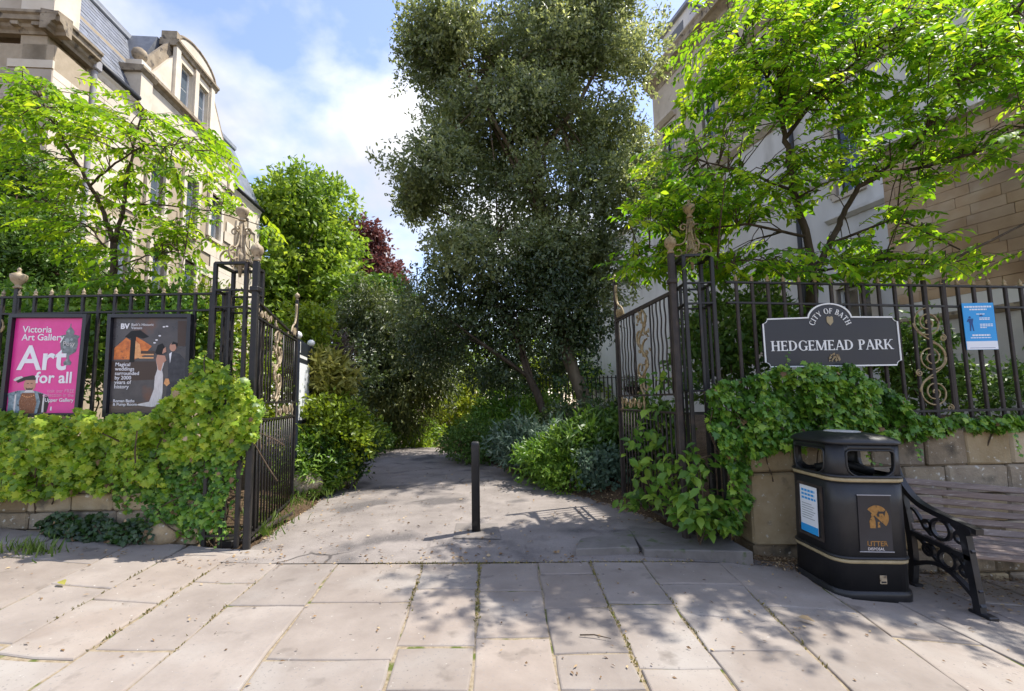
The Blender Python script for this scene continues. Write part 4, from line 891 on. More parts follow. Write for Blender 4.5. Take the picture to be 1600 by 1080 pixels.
put_text('printed_text', 'Roman Baths\n& Pump Room', fr2, w_*.05, h_*.115, h_*.042, t, offset=.0005, mat='print_white')

# ================================================================ litter bin
def rsq(hx, hy, r, n=6):
    pts = []
    for cx, cy, a0_ in ((hx-r, -hy+r, -90), (hx-r, hy-r, 0), (-hx+r, hy-r, 90), (-hx+r, -hy+r, 180)):
        for k in range(n+1): a = R_(a0_+90*k/n); pts.append((cx+r*math.cos(a), cy+r*math.sin(a)))
    return pts
def loft(mb, secs, cx, cy, capt=True, capb=True):
    n = len(secs[0][0]); vs = [(cx+x, cy+y, z) for pl, z in secs for x, y in pl]
    fs = [(k*n+i, k*n+(i+1) % n, (k+1)*n+(i+1) % n, (k+1)*n+i) for k in range(len(secs)-1) for i in range(n)]
    mb.add(vs, fs, True); m = len(mb.v)-len(vs)
    if capb: mb.f.append([m+i for i in range(n)][::-1]); mb.sm.append(False)
    if capt: mb.f.append([m+(len(secs)-1)*n+i for i in range(n)]); mb.sm.append(False)
    return mb
BX, BYF = 2.625, 3.40; bhx, bhy = .282, .282; BY = BYF+bhy; bz = zs(BX)
btop = P(1350, 692, BYF).z; BH = btop-bz
bn = thing('litter_bin', (BX, BY, bz), 'black plastic litter bin with gold bands and domed lid beside the bench', 'bin')
def Z(f): return bz+BH*f
loft(MB(), [(rsq(bhx+.012, bhy+.012, .12), bz-.05), (rsq(bhx+.016, bhy+.016, .12), bz+.03), (rsq(bhx+.012, bhy+.012, .12), bz+.055), (rsq(bhx-.005, bhy-.005, .11), bz+.06)], BX, BY).build('plinth', 'plastic_black', bn)
loft(MB(), [(rsq(bhx, bhy, .11), bz+.055), (rsq(bhx-.004, bhy-.004, .11), Z(.60)), (rsq(bhx-.004, bhy-.004, .11), Z(.735))], BX, BY).build('body', 'plastic_black', bn)
for f in (.235, .755):
    loft(MB(), [(rsq(bhx-.002, bhy-.002, .112), Z(f)-.016), (rsq(bhx+.005, bhy+.005, .114), Z(f)-.010), (rsq(bhx+.005, bhy+.005, .114), Z(f)+.008), (rsq(bhx-.002, bhy-.002, .112), Z(f)+.012)], BX, BY, False, False).build('gold_band', 'band_gold', bn)
    loft(MB(), [(rsq(bhx-.002, bhy-.002, .112), Z(f)+.012), (rsq(bhx+.010, bhy+.010, .116), Z(f)+.016), (rsq(bhx+.010, bhy+.010, .116), Z(f)+.026), (rsq(bhx-.002, bhy-.002, .112), Z(f)+.032)], BX, BY, False, False).build('band_lip', 'plastic_black', bn)
# hood with four openings (hollow, cut right through)
def boolcut(obj, cutters):
    for c in cutters:
        md = obj.modifiers.new('b', 'BOOLEAN'); md.object = c; md.operation = 'DIFFERENCE'; md.solver = 'EXACT'
    dg = bpy.context.evaluated_depsgraph_get(); me = bpy.data.meshes.new_from_object(obj.evaluated_get(dg)); obj.modifiers.clear(); old = obj.data; obj.data = me
    for c in cutters: bpy.data.objects.remove(c)
hz0, hz1 = Z(.735), Z(.985)
hood = loft(MB(), [(rsq(bhx-.003, bhy-.003, .11), hz0-.004), (rsq(bhx-.006, bhy-.006, .11), hz1)], BX, BY).build('hood', 'plastic_black', bn)
def aperture(cw, z0, z1, n=10):
    top = [(cw, z1-.02), (cw-.015, z1-.006), (cw-.035, z1)]; bot = [(cw*math.cos(a), z0+.10-.10*math.sin(a)**.8) for a in lin(.0, math.pi, n)]
    return bot[::-1]+[(cw, z1-.02), (cw-.012, z1-.005), (cw-.03, z1), (-cw+.03, z1), (-cw+.012, z1-.005), (-cw, z1-.02)]
az0, az1 = hz0+.035, hz1-.045
cut = []
cut.append(loft(MB(), [(rsq(bhx-.028, bhy-.028, .09), hz0+.028), (rsq(bhx-.030, bhy-.030, .09), hz1-.012)], BX, BY).build('cut', 'plastic_dark'))
cut.append(MB().prism(aperture(.175, az0, az1), ((BX, BY-.5, 0), (1, 0, 0), (0, 0, 1), (0, 1, 0)), 1.0).build('cut', 'plastic_dark'))
cut.append(MB().prism(aperture(.175, az0, az1), ((BX-.5, BY, 0), (0, 1, 0), (0, 0, 1), (1, 0, 0)), 1.0).build('cut', 'plastic_dark'))
for c in cut:
    bm = bmesh.new(); bm.from_mesh(c.data); bmesh.ops.recalc_face_normals(bm, faces=bm.faces); bm.to_mesh(c.data); bm.free()
boolcut(hood, cut)
for sx, sy, ux in ((0, -1, (1, 0, 0)), (-1, 0, (0, 1, 0))):
    m = MB(); ap = aperture(.178, az0-.004, az1+.004); m.tube([Vector((BX+sx*(bhx-.004), BY+sy*(bhy-.004), 0))+Vector(ux)*a+Vector((0, 0, b)) for a, b in ap], .007, 6, closed=True); m.build('aperture_rim', 'plastic_black', bn)
MB().tube([(BX-.16, BY+.1, az0+.02), (BX, BY+.02, az0+.075), (BX+.17, BY-.08, az0+.015)], .035, 8).build('inner_chute', 'plastic_dark', bn)
lid = loft(MB(), [(rsq(bhx-.004, bhy-.004, .11), hz1-.001), (rsq(bhx+.012, bhy+.012, .12), hz1+.006), (rsq(bhx+.010, bhy+.010, .12), hz1+.022), (rsq(bhx-.010, bhy-.010, .13), hz1+.044), (rsq(bhx-.06, bhy-.06, .13), hz1+.066), (rsq(bhx-.13, bhy-.13, .12), hz1+.080)], BX, BY).build('lid', 'plastic_black', bn)
MB().lathe([(.125, 0), (.125, .006), (.110, .011), (.02, .013)], (BX, BY, hz1+.079), 24).build('stubbing_plate', 'lichen_cap', lid)
# tidy emblem on the front, notice panel on the side
frb = ((BX-.005, BYF-.001, Z(.30)), (1, 0, 0), (0, 0, 1), (0, -1, 0)); hE = BH*.36
pl_ = MB().prism([(-.115, .0), (.125, .0), (.125, hE), (-.115, hE)], frb, .004, -.001).build('emblem_panel', 'sign_black', bn)
for y in (0.0, hE): MB().bar((BX-.125, BYF-.006, Z(.30)+y), (BX+.125, BYF-.006, Z(.30)+y), .006, .006).build('panel_lip', 'pipe_grey', bn)
nmat('emblem_orange', (.24, .115, .025), (.36, .18, .045), 40, .5, patch=((.03, .02, .01), .60, 70, .08))
cE = (.018, hE*.60); rE = .088; off = .0034
def emb(poly, mat, d): MB().prism([(cE[0]+a, cE[1]+b) for a, b in poly], frb, .0012, off+d).build('emblem', mat, bn)
emb([(rE*math.cos(a), rE*math.sin(a)) for a in lin(R_(-42), R_(138), 18)], 'emblem_orange', 0)
emb([(-.052, -.075), (-.010, -.075), (-.012, -.02), (-.02, .005), (-.04, .005), (-.055, -.025)], 'emblem_orange', 0); emb([(-.031+.012*math.cos(a), .018+.012*math.sin(a)) for a in lin(0, 5.6, 9)], 'emblem_orange', .0002)
emb([(.004, -.07), (.022, -.07), (.020, -.03), (.006, -.03)], 'emblem_orange', 0)
emb([(.0, .02), (.012, .045), (.055, .045), (.07, .06), (.062, .032), (.056, .010), (.048, .03), (.02, .03), (.012, .008), (.006, .008)], 'sign_black', .0013)
put_text('emblem_text', 'LITTER', (Vector(frb[0])+Vector((0, -.0035, 0)), *frb[1:]), cE[0]-.082, hE*.10, .050, bn, mat='emblem_orange', offset=.0008)
put_text('emblem_text', 'DISPOSAL', (Vector(frb[0])+Vector((0, -.0035, 0)), *frb[1:]), cE[0]-.078, hE*.025, .028, bn, mat='ivory')
MB().box((BX+.035, BYF-.003, Z(.125)), (.05, .006, .06), None, .002).build('label_plate', 'cream_paint', bn)
MB().box((BX+.035, BYF-.0068, Z(.125)-.016), (.036, .001, .012)).build('label_print', 'sign_black', bn)
frs = ((BX-bhx-.000, BY, Z(.335)), (0, -1, 0), (0, 0, 1), (-1, 0, 0)); hN = BH*.335
MB().ring([(-.145, -.02), (.145, -.02), (.145, hN+.02), (-.145, hN+.02)], [(-.125, 0), (.125, 0), (.125, hN), (-.125, hN)], frs, .012, -.001).build('notice_frame', 'iron_brown', bn)
MB().prism([(-.12, .005), (.085, .005), (.085, hN-.005), (-.12, hN-.005)], frs, .003, .001).build('notice_sheet', 'notice_white', bn)
MB().prism([(-.12, .005), (.085, .005), (.085, hN*.17), (-.12, hN*.17)], frs, .001, .0042).build('notice_strip', 'notice_blue', bn)
m = MB(); 
for k, (a, b, y, h_) in enumerate(((-.10, .06, .86, .05), (-.10, .055, .78, .045), (-.10, .07, .70, .045))):
    x = a
    while x < b: m.prism([(x, y*hN), (min(x+.03, b), y*hN), (min(x+.03, b), (y+h_)*hN), (x, (y+h_)*hN)], frs, .001, .0042); x += .038
m.build('notice_text', 'notice_blue', bn); m = MB()
for k in range(7): m.prism([(-.10, (.60-.05*k)*hN), (.02+.01*(k*3 % 5), (.60-.05*k)*hN), (.02+.01*(k*3 % 5), (.615-.05*k)*hN), (-.10, (.615-.05*k)*hN)], frs, .001, .0042)
m.build('notice_text', 'print_grey2', bn)

bn.rotation_euler = (0, .032, 0)                            # it leans a little with the sloping street

# ================================================================ bench
rb, fb = P(1432, 899, 3.86), P(1527, 951, 3.24); bX = .5*(rb.x+fb.x)-.02; bzg = zs(bX)
bench = thing('park_bench', (bX+.8, 3.55, bzg), 'weathered timber slat bench with black cast iron scrolled ends against the wall', 'bench')
def bench_end(x, name='end_frame'):
    z0 = zs(x); o = (x, 0, z0); fr = (o, (0, 1, 0), (0, 0, 1)); fr4 = (*fr, (1, 0, 0)); m = MB(); r = 3.77; f = 3.23
    def strip(pts, w, th=.045, d=-.0225):                  # flat cast bar along a curve in the YZ plane
        o_, i_ = [], []
        for k in range(len(pts)):
            a, b = pts[max(k-1, 0)], pts[min(k+1, len(pts)-1)]; l = math.hypot(b[0]-a[0], b[1]-a[1]); nx, ny = -(b[1]-a[1])/l, (b[0]-a[0])/l; ww = w if not isinstance(w, (list, tuple)) else w[0]+(w[1]-w[0])*k/(len(pts)-1)
            o_.append((pts[k][0]+nx*ww/2, pts[k][1]+ny*ww/2)); i_.append((pts[k][0]-nx*ww/2, pts[k][1]-ny*ww/2))
        m.prism(o_+i_[::-1], fr4, th, d)
    strip(bez((r+.03, .015), (r-.01, .16), (r-.01, .30), (r+.0, .42))+bez((r, .42), (r+.01, .55), (r+.03, .68), (r+.10, .92)), .050)            # rear leg into back
    strip(bez((r+.09, .915), (r+.05, .80), (r-.03, .70), (r-.15, .655))+bez((r-.15, .655), (r-.28, .62), (r-.42, .60), (r-.56, .575)), .040, .055, -.0275)  # arm rest
    m.tube([(x-.03, f+.045, z0+.565), (x+.03, f+.045, z0+.565)], .032, 10)                                                                  # arm knuckle
    strip(bez((f+.04, .02), (f+.05, .20), (f+.07, .40), (f+.09, .575)), .052)                                                                # front leg
    strip([(r-.02, .425), (r-.25, .40), (f+.05, .375)], .034)                                                                                # seat bearer
    strip(bez((r-.0, .17), (r-.10, .22), (r-.20, .27), (r-.30, .235))+bez((r-.30, .235), (r-.40, .19), (r-.50, .10), (f+.02, .06)), .030, .035, -.0175)      # lower arch
    for cy_, cz_, R1 in ((r-.27, .515, .085), (r-.30, .305, .075), (r-.16, .52, .045), (r-.42, .50, .05), (r-.15, .33, .05), (r-.43, .27, .045)):
        m.ring([(cy_+R1*math.cos(a), cz_+R1*math.sin(a)) for a in lin(0, 2*math.pi-.26, 24)], [(cy_+(R1-.022)*math.cos(a), cz_+(R1-.022)*math.sin(a)) for a in lin(0, 2*math.pi-.26, 24)], fr4, .026+R1*.02, -.013)
    for k, (a, b, c_, d) in enumerate(((r-.03, .62, r-.19, .45), (r-.36, .58, r-.50, .42), (r-.05, .40, r-.24, .25), (r-.36, .37, r-.52, .16))): strip(bez((a, b), (a-.07, b-.02), (c_+.09, d+.06), (c_, d)), .020, .022+.002*k, -.011)
    m.box((x, r+.03, z0+.012), (.07, .13, .024), None, .006); m.box((x+.01, f+.03, z0+.012), (.07, .15, .024), None, .006)
    return m.build(name, 'bench_iron', bench)
bench_end(bX); bench_end(bX+1.62)
rw = random.Random(21)
def slat(yz, w, th, ang):
    x0_, x1_ = bX-.005, bX+1.63; y, z = yz; z0, z1 = zs(bX)+z, zs(bX+1.62)+z; a = R_(ang); u = Vector((0, math.cos(a), math.sin(a))); v = Vector((0, -math.sin(a), math.cos(a)))
    m = MB(); l = Vector((x1_-x0_, 0, z1-z0)); X = l.normalized(); M = Matrix((X, u, v)).transposed()
    m.box(((x0_+x1_)/2, y, (z0+z1)/2), (l.length, w, th), M, .005); m.build('slat', 'slat_wood', bench)
for k in range(6): slat((3.755+.017*k, .475+.069*k), .050, .024, 76)
for k in range(5): slat((3.70-.094*k, .432-.010*k), .078, .026, 5)
MB().bar((bX+.03, 3.55, zs(bX)+.36), (bX+1.6, 3.55, zs(bX+1.62)+.36), .02, .02).build('tie_rod', 'bench_iron', bench)

# ================================================================ bollard
p = G(744, 831, .02); bl = thing('bollard', (p.x, p.y, .02), 'slim black bollard in the middle of the gateway', 'bollard'); zt_ = P(744, 690, p.y).z
loft(MB(), [(rsq(.041, .041, .012, 2), -.02), (rsq(.040, .040, .012, 2), zt_-.035), (rsq(.040, .040, .012, 2), zt_-.012), (rsq(.028, .028, .010, 2), zt_)], p.x, p.y).build('post', 'bollard_black', bl)
loft(MB(), [(rsq(.0425, .0425, .012, 2), zt_-.075), (rsq(.0425, .0425, .012, 2), zt_-.045)], p.x, p.y, False, False).build('band', 'iron', bl)
loft(MB(), [(rsq(.046, .046, .014, 2), .0), (rsq(.046, .046, .014, 2), .030), (rsq(.042, .042, .012, 2), .034)], p.x, p.y).build('collar', 'bollard_black', bl)

# ================================================================ park notice board behind the left gate
a, b = P(464, 600, 6.5), P(484, 600, 7.35); nbd = thing('notice_board', ((a.x+b.x)/2, (a.y+b.y)/2, gz(a.x, a.y)-.05), 'dark navy park notice board with white map sheet beyond the left gate leaf', 'notice board')
d = (b-a); d.z = 0; Lw = d.length; d.normalize(); nn = Vector((d.y, -d.x, 0))
if nn.dot(Vector((0, 0, 0))-a) < 0: nn = -nn
zb0, zt0 = P(464, 664, 6.5).z, P(464, 528, 6.5).z; frn = (Vector((a.x, a.y, zb0)), d, Vector((0, 0, 1)), nn); Hb = zt0-zb0
for u in (-.03, Lw+.03):
    q = Vector((a.x, a.y, 0))+d*u; ps = MB().bar((q.x, q.y, gz(q.x, q.y)-.1), (q.x, q.y, zt0-.02+.10*(u > 0)*0), .06, .06, ch=.01).build('post', 'board_navy', nbd)
    m = MB(); m.lathe([(.02, 0), (.05, .02), (.062, .055), (.05, .09), (.02, .11)], (q.x, q.y, zt0-.02), 12); m.build('ball_cap', 'paint_white', ps)
MB().prism([(0, 0), (Lw, 0), (Lw, Hb*.98), (0, Hb)], frn, .05, -.05).build('panel', 'board_navy', nbd)
MB().prism([(.08, .06), (Lw-.06, .06), (Lw-.06, Hb*.72), (.08, Hb*.72)], frn, .004, .0005).build('map_sheet', 'notice_white', nbd)
m = MB(); r = random.Random(5)
for k in range(9): u, v = r.uniform(.12, Lw-.2), r.uniform(.15, Hb*.66); m.prism([(u, v), (u+.09, v), (u+.09, v+.04), (u, v+.04)], frn, .001+.0002*k, .0046)
m.build('map_print', 'print_grey2', nbd)
MB().prism([(.10, Hb*.78), (Lw-.25, Hb*.78), (Lw-.25, Hb*.815), (.10, Hb*.815)], frn, .002, .0006).build('heading', 'paint_white', nbd)
MB().ring([(.02, Hb*.84), (.17, Hb*.84), (.17, Hb*.97), (.02, Hb*.97)], [(.045, Hb*.86), (.145, Hb*.86), (.145, Hb*.95), (.045, Hb*.95)], frn, .002, .0006).build('crest', 'paint_white', nbd)

# ================================================================ buildings
class Face:
    """a vertical wall plane: u along it, z up, n outward"""
    def __init__(s, o, d):
        s.o = Vector((o[0], o[1], 0)); s.d = Vector((d[0], d[1], 0)).normalized(); s.n = Vector((s.d.y, -s.d.x, 0))
        if s.n.dot(Vector((0, 0, 0))-s.o) < 0: s.n = -s.n
    def q(s, u, z, n=0): return s.o+s.d*u+s.n*n+Vector((0, 0, z))
    def fr(s, n=0): return (s.q(0, 0, n), s.d, Vector((0, 0, 1)), s.n)
    def slab(s, poly, n0, th, name, mat, parent, mb=None):
        m = mb or MB(); m.prism(poly, s.fr(), th, n0)
        return m if mb is not None else m.build(name, mat, parent)
    def box(s, u0, u1, z0, z1, n0, n1, name, mat, parent): return s.slab([(u0, z0), (u1, z0), (u1, z1), (u0, z1)], n0, n1-n0, name, mat, parent)
    def profile(s, u0, u1, prof, name, mat, parent, ends=True):
        """moulding: profile points (n, z) run along u"""
        m = MB(); k = len(prof); vs = [s.q(u, z, n) for u in (u0, u1) for n, z in prof]
        fs = [(i, (i+1) % k, k+(i+1) % k, k+i) for i in range(k)]+[list(range(k))[::-1], [k+i for i in range(k)]]; m.add(vs, fs)
        bm_ = m.build(name, mat, parent); return bm_
    def ashlar(s, parent, u0, u1, z0, z1, ch, bl, mat, seed, skip=(), proud=.02, inside=None, name='stone'):
        r = random.Random(seed); z = z0; k = 0; M = Matrix((s.d, s.n, Vector((0, 0, 1)))).transposed()
        while z < z1-.06:
            h = min(ch*r.uniform(.92, 1.08), z1-z)
            if z+h > z1-.1: h = z1-z
            u = u0; first = True
            while u < u1-.04:
                l = r.uniform(*bl)*(.5 if first and k % 2 else 1); first = False
                if u+l > u1-.15: l = u1-u
                cu, cz = u+l/2, z+h/2
                if not any(a-.02 < u+l and u < b+.02 and c-.02 < z+h and z < d-.02+.04 for a, b, c, d in skip) and (inside is None or inside(cu, cz)):
                    stone(name, parent, s.q(cu, cz, proud/2+r.uniform(-.002, .003)), (l-.005, proud, h-.005), mat, r, .004, .0015, M)
                u += l
            z += h; k += 1
    def window(s, parent, u0, u1, z0, z1, rec=.12, glass='window_glass', bars=(2, 2), sill=True, surround=None, arch=False):
        w = None; f = .055
        g = s.box(u0, u1, z0, z1, -.18, -rec, 'window', 'frame_white', parent)
        nu, nz = bars
        for i in range(nu):
            for j in range(nz):
                a = u0+f+(u1-u0-2*f)*i/nu+.012; b = u0+f+(u1-u0-2*f)*(i+1)/nu-.012; c = z0+f+(z1-z0-2*f)*j/nz+.014; d = z0+f+(z1-z0-2*f)*(j+1)/nz-.014
                s.box(a, b, c, d, -rec, -rec+.006, 'pane', glass, g)
        fr_ = MB(); fr_.ring([(u0-.002, z0-.002), (u1+.002, z0-.002), (u1+.002, z1+.002), (u0-.002, z1+.002)], [(u0+f, z0+f), (u1-f, z0+f), (u1-f, z1-f), (u0+f, z1-f)], s.fr(), .04, -rec-.005); fr_.build('sash', 'frame_white', g)
        if sill: s.box(u0-.08, u1+.08, z0-.10, z0, -.06, .07, 'sill', surround or 'weathered_stone', g)
        if surround:
            m = MB(); m.ring([(u0-.14, z0-.001), (u1+.14, z0-.001), (u1+.14, z1+.16), (u0-.14, z1+.16)], [(u0, z0+.001), (u1, z0+.001), (u1, z1), (u0, z1)], s.fr(), .19, -.13); m.build('surround', surround, g)
        return g
# ---------------------------------------------------------------- left: bath stone house with mansard roof
cL = P(75, 70, 9.0); FL = Face(cL, (-.085, .996)); lb = thing('stone_house', (cL.x-2, cL.y+4, gz(-7, 9)-.3), 'tall cream stone house with slate mansard and gabled dormer on the left', 'house')
FF = Face(cL, (-.996, -.085)); FF.n = Vector((.085, -.996, 0))
U1 = 9.6
wins = [(3.15, 3.75, 6.9, 8.45), (4.72, 5.32, 6.9, 8.75), (6.08, 6.70, 7.2, 8.8), (2.0, 2.6, 4.4, 6.0), (3.4, 4.0, 4.4, 6.0), (4.8, 5.4, 4.4, 6.0), (7.9, 8.4, 6.8, 8.3)]
def wallgrid(F_, parent, rects, holes, n0, n1, mat, name='wall'):
    """wall slab with real openings: cells between the opening edges"""
    (u0, u1, z0, z1) = rects; us = sorted({u0, u1, *[h[0] for h in holes], *[h[1] for h in holes]}); zz = sorted({z0, z1, *[h[2] for h in holes], *[h[3] for h in holes]}); m = MB()
    for a, b in zip(us, us[1:]):
        run = None
        for c, d in zip(zz, zz[1:]):
            if any(h[0] < (a+b)/2 < h[1] and h[2] < (c+d)/2 < h[3] for h in holes): continue
            m.prism([(a, c), (b, c), (b, d), (a, d)], F_.fr(), n1-n0, n0)
    return m.build(name, mat, parent)
wallgrid(FL, lb, (.0, U1, -.5, 9.62), wins, -.55, -.02, 'mortar')
FL.ashlar(lb, .95, 7.6, 3.4, 9.45, .40, (.75, 1.15), 'ashlar', 31, [(a-.14, b+.14, c-.1, d+.16) for a, b, c, d in wins], .022)
FL.ashlar(lb, 7.64, U1, 3.4, 9.45, .40, (.6, .95), 'ashlar', 33, [(a-.14, b+.14, c-.1, d+.16) for a, b, c, d in wins], .022)
for k, (a, b, c, d) in enumerate(wins):
    g = FL.window(lb, a, b, c, d, .16, 'window_glass', (2, 2), True, 'ashlar')
    if k == 2:
        m = MB(); cu = (a+b)/2; R1 = (b-a)/2
        m.ring([(cu+(R1+.16)*math.cos(t), d-.02+(R1+.16)*math.sin(t)) for t in lin(0, math.pi, 16)]+[(cu-R1-.16, d-.3), (cu-R1, d-.3)], [(cu+R1*math.cos(t), d-.02+R1*math.sin(t)) for t in lin(0, math.pi, 16)]+[(cu-R1+.0, d-.3), (cu-R1+.001, d-.3)], FL.fr(), .08, -.01); m.build('arch', 'ashlar', g)
# corner pier and front face
FL.box(-.0, .92, -.5, 9.2, -.5, .13, 'corner_pier', 'mortar', lb)
FL.ashlar(lb, .0, .90, 5.0, 9.15, .36, (.9, .9), 'ashlar', 35, [], .012+.0, None) if False else None
FF.box(-.14, 4.2, -.5, 9.2, -.5, -.012, 'front_wall', 'mortar', lb)
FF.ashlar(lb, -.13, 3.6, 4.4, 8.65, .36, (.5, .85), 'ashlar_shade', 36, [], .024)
FLp = Face(FL.q(0, 0, .13), FL.d); FLp.ashlar(lb, .0, .90, 5.2, 8.65, .36, (.86, .9), 'ashlar', 37, [], .012)
for z in (7.95, 8.30):                                     # channelled quoins
    FF.box(-.16, .75, z, z+.30, .01, .045, 'quoin', 'ashlar_shade', lb)
FF.box(-.18, .72, 8.62, 8.80, .012, .06, 'frieze_block', 'ashlar', lb)
prof = [(-.1, 9.40), (.03, 9.40), (.05, 9.46), (.10, 9.51), (.12, 9.57), (.20, 9.60), (.21, 9.70), (.25, 9.73), (.25, 9.79), (-.1, 9.85)]
FF.profile(-.38, 4.2, prof, 'cornice', 'weathered_stone', lb)
prof2 = [(n+.12, z-.01) for n, z in prof]
FL.profile(-.245, .95, prof2, 'cornice', 'weathered_stone', lb)
for k in range(9):                                          # dentils
    FF.box(.05+.42*k, .20+.42*k, 9.50, 9.58, .09, .18, 'dentil', 'weathered_stone', lb)
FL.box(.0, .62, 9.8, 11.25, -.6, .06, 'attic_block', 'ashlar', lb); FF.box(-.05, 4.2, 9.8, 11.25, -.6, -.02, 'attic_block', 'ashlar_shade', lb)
FF.profile(-.32, 4.2, [(-.1, 11.2), (.06, 11.2), (.16, 11.36), (.20, 11.40), (.20, 11.48), (-.1, 11.52)], 'cornice', 'weathered_stone', lb); FL.profile(-.2, .8, [(-.1, 11.19), (.12, 11.19), (.24, 11.35), (.28, 11.39), (.28, 11.47), (-.1, 11.51)], 'cornice', 'weathered_stone', lb)
# gutter and downpipe
m = MB(); m.tube([FL.q(.95, 9.70, .10), FL.q(2.45, 9.70, .10)], .085, 8); m.build('gutter', 'gutter', lb); MB().tube([FL.q(7.4, 9.66, .10), FL.q(U1+.1, 9.66, .10)], .085, 8).build('gutter', 'gutter', lb)
FL.profile(.95, 2.5, [(-.05, 9.40), (.03, 9.40), (.06, 9.52), (.10, 9.58), (.10, 9.62), (-.05, 9.62)], 'eaves_course', 'ashlar', lb); FL.profile(7.4, U1, [(-.05, 9.36), (.03, 9.36), (.06, 9.48), (.10, 9.54), (.10, 9.58), (-.05, 9.58)], 'eaves_course', 'ashlar', lb)
dp = MB().tube([FL.q(1.02, 9.6, .16), FL.q(1.02, 9.3, .12), FL.q(1.02, 3.0, .10), FL.q(1.02, -.3, .10)], .065, 10).build('downpipe', 'pipe_grey', lb)
MB().box(FL.q(1.02, 9.52, .14), (.2, .2, .26), None, .03).build('hopper', 'pipe_grey', dp)
# mansard roof: boarded slope with separate slates where they can be told apart
def slope(u, t, n=0.0):                                     # t: 0 eaves .. 1 top
    a = Vector((0, 0, 9.72)).lerp(Vector((0, 0, 12.45)), t); back = .02-1.25*t; nv = (FL.n*2.73+Vector((0, 0, 1))*1.25).normalized(); return FL.q(u, a.z, back)+nv*n
m = MB(); m.add([slope(.6, -.02), slope(U1+.15, -.02), slope(U1+.15, 1), slope(.6, 1), slope(.6, -.02, -.12), slope(U1+.15, -.02, -.12), slope(U1+.15, 1, -.12), slope(.6, 1, -.12)], [(0, 1, 2, 3), (4, 7, 6, 5), (0, 4, 5, 1), (1, 5, 6, 2), (2, 6, 7, 3), (3, 7, 4, 0)]); roof = m.build('roof', 'slate', lb)
MB().prism([(.4, 12.46), (U1+.2, 12.46), (U1+.2, 12.60), (.4, 12.60)], FL.fr(), -1.8, -1.15).build('roof_top', 'lead', lb)
MB().tube([slope(.6, 1, .02), slope(U1+.15, 1, .02)], .07, 8).build('roll_ridge', 'lead', roof)
rr2 = random.Random(3); NR = 16
for j in range(NR):
    t0_ = j/NR; u = .62-.15*(j % 2)
    while u < 3.3:
        l = .235; a = max(u, .6); b = u+l-.006
        if b-a > .05:
            nb_ = .012; nt_ = .002; jj = rr2.uniform(0, .004); mm = MB(); t1_ = t0_+1.25/NR
            A, B, C, D = slope(a, t0_, nb_+jj), slope(b, t0_, nb_+jj), slope(b, min(t1_, 1), nt_+jj), slope(a, min(t1_, 1), nt_+jj); E_, F2 = slope(a, t0_, .001), slope(b, t0_, .001)
            mm.add([A, B, C, D, E_, F2], [(0, 1, 2, 3), (4, 5, 1, 0), (4, 0, 3), (1, 5, 2)]); mm.build('slate', 'slate', roof)
        u += l
# pedestal with ball, gable with pediment and two sash windows
FL.box(2.42, 2.86, 9.5, 10.45, -.35, .16, 'pedestal', 'ashlar', lb); FL.profile(2.34, 2.94, [(-.4, 10.45), (.18, 10.45), (.26, 10.55), (.26, 10.62), (-.4, 10.66)], 'pedestal_cap', 'weathered_stone', lb); FL.box(2.46, 2.82, 10.66, 10.86, -.3, .12, 'pedestal', 'ashlar', lb)
m = MB(); m.lathe([(.10, 0), (.06, .05), (.09, .09), (.17, .18), (.19, .27), (.16, .37), (.08, .44), (.01, .46)], FL.q(2.64, 10.86, -.08), 16); m.build('ball_finial', 'weathered_stone', lb)
gw = [(4.22, 4.80, 10.85, 12.17), (5.02, 5.66, 10.85, 12.17)]
wallgrid(FL, lb, (2.86, 7.0, 9.45, 10.62), [], -.5, .03, 'ashlar', 'gable_base'); FL.profile(2.80, 7.06, [(-.2, 10.48), (.05, 10.48), (.10, 10.56), (.20, 10.60), (.20, 10.70), (-.2, 10.74)], 'string_course', 'weathered_stone', lb)
wallgrid(FL, lb, (4.02, 5.88, 10.70, 12.42), gw, -.45, .02, 'ashlar', 'gable_wall')
FL.slab([(2.9, 10.7), (4.03, 10.7), (4.03, 12.3)], -.4, .40, 'gable_shoulder', 'ashlar', lb); FL.slab([(5.87, 10.7), (6.9, 10.7), (5.87, 12.3)], -.4, .40, 'gable_shoulder', 'ashlar', lb)
for (a, b), (c, d) in (((2.84, 10.74), (4.02, 12.42)), ((6.95, 10.74), (5.88, 12.42))): MB().bar(FL.q(a, b, -.15), FL.q(c, d, -.15), .45, .10, FL.n).build('gable_coping', 'weathered_stone', lb)
for a, b, c, d in gw: FL.window(lb, a, b, c, d, .14, 'window_glass', (1, 2), True, None)
for a in (3.86, 4.82, 5.70): FL.box(a, a+.20, 10.74, 12.42, -.02, .09, 'pilaster', 'ashlar', lb)
FL.profile(3.80, 6.03, [(-.4, 12.42), (.08, 12.42), (.11, 12.50), (.17, 12.55), (.17, 12.62), (-.4, 12.66)], 'entablature', 'weathered_stone', lb)
cu = 4.92; wa = .98; po = [(cu+wa*math.cos(t), 12.62+.50*math.sin(t)) for t in lin(0, math.pi, 20)]; FL.slab(po, -.35, .42, 'pediment', 'ashlar', lb)
m = MB(); m.tube([FL.q(cu+(wa+.03)*math.cos(t), 12.62+.53*math.sin(t), .05) for t in lin(0, math.pi, 20)], .06, 7); m.build('pediment_moulding', 'weathered_stone', lb)
FL.box(3.80, 3.99, 12.64, 12.88, -.35, .10, 'pediment_block', 'weathered_stone', lb)
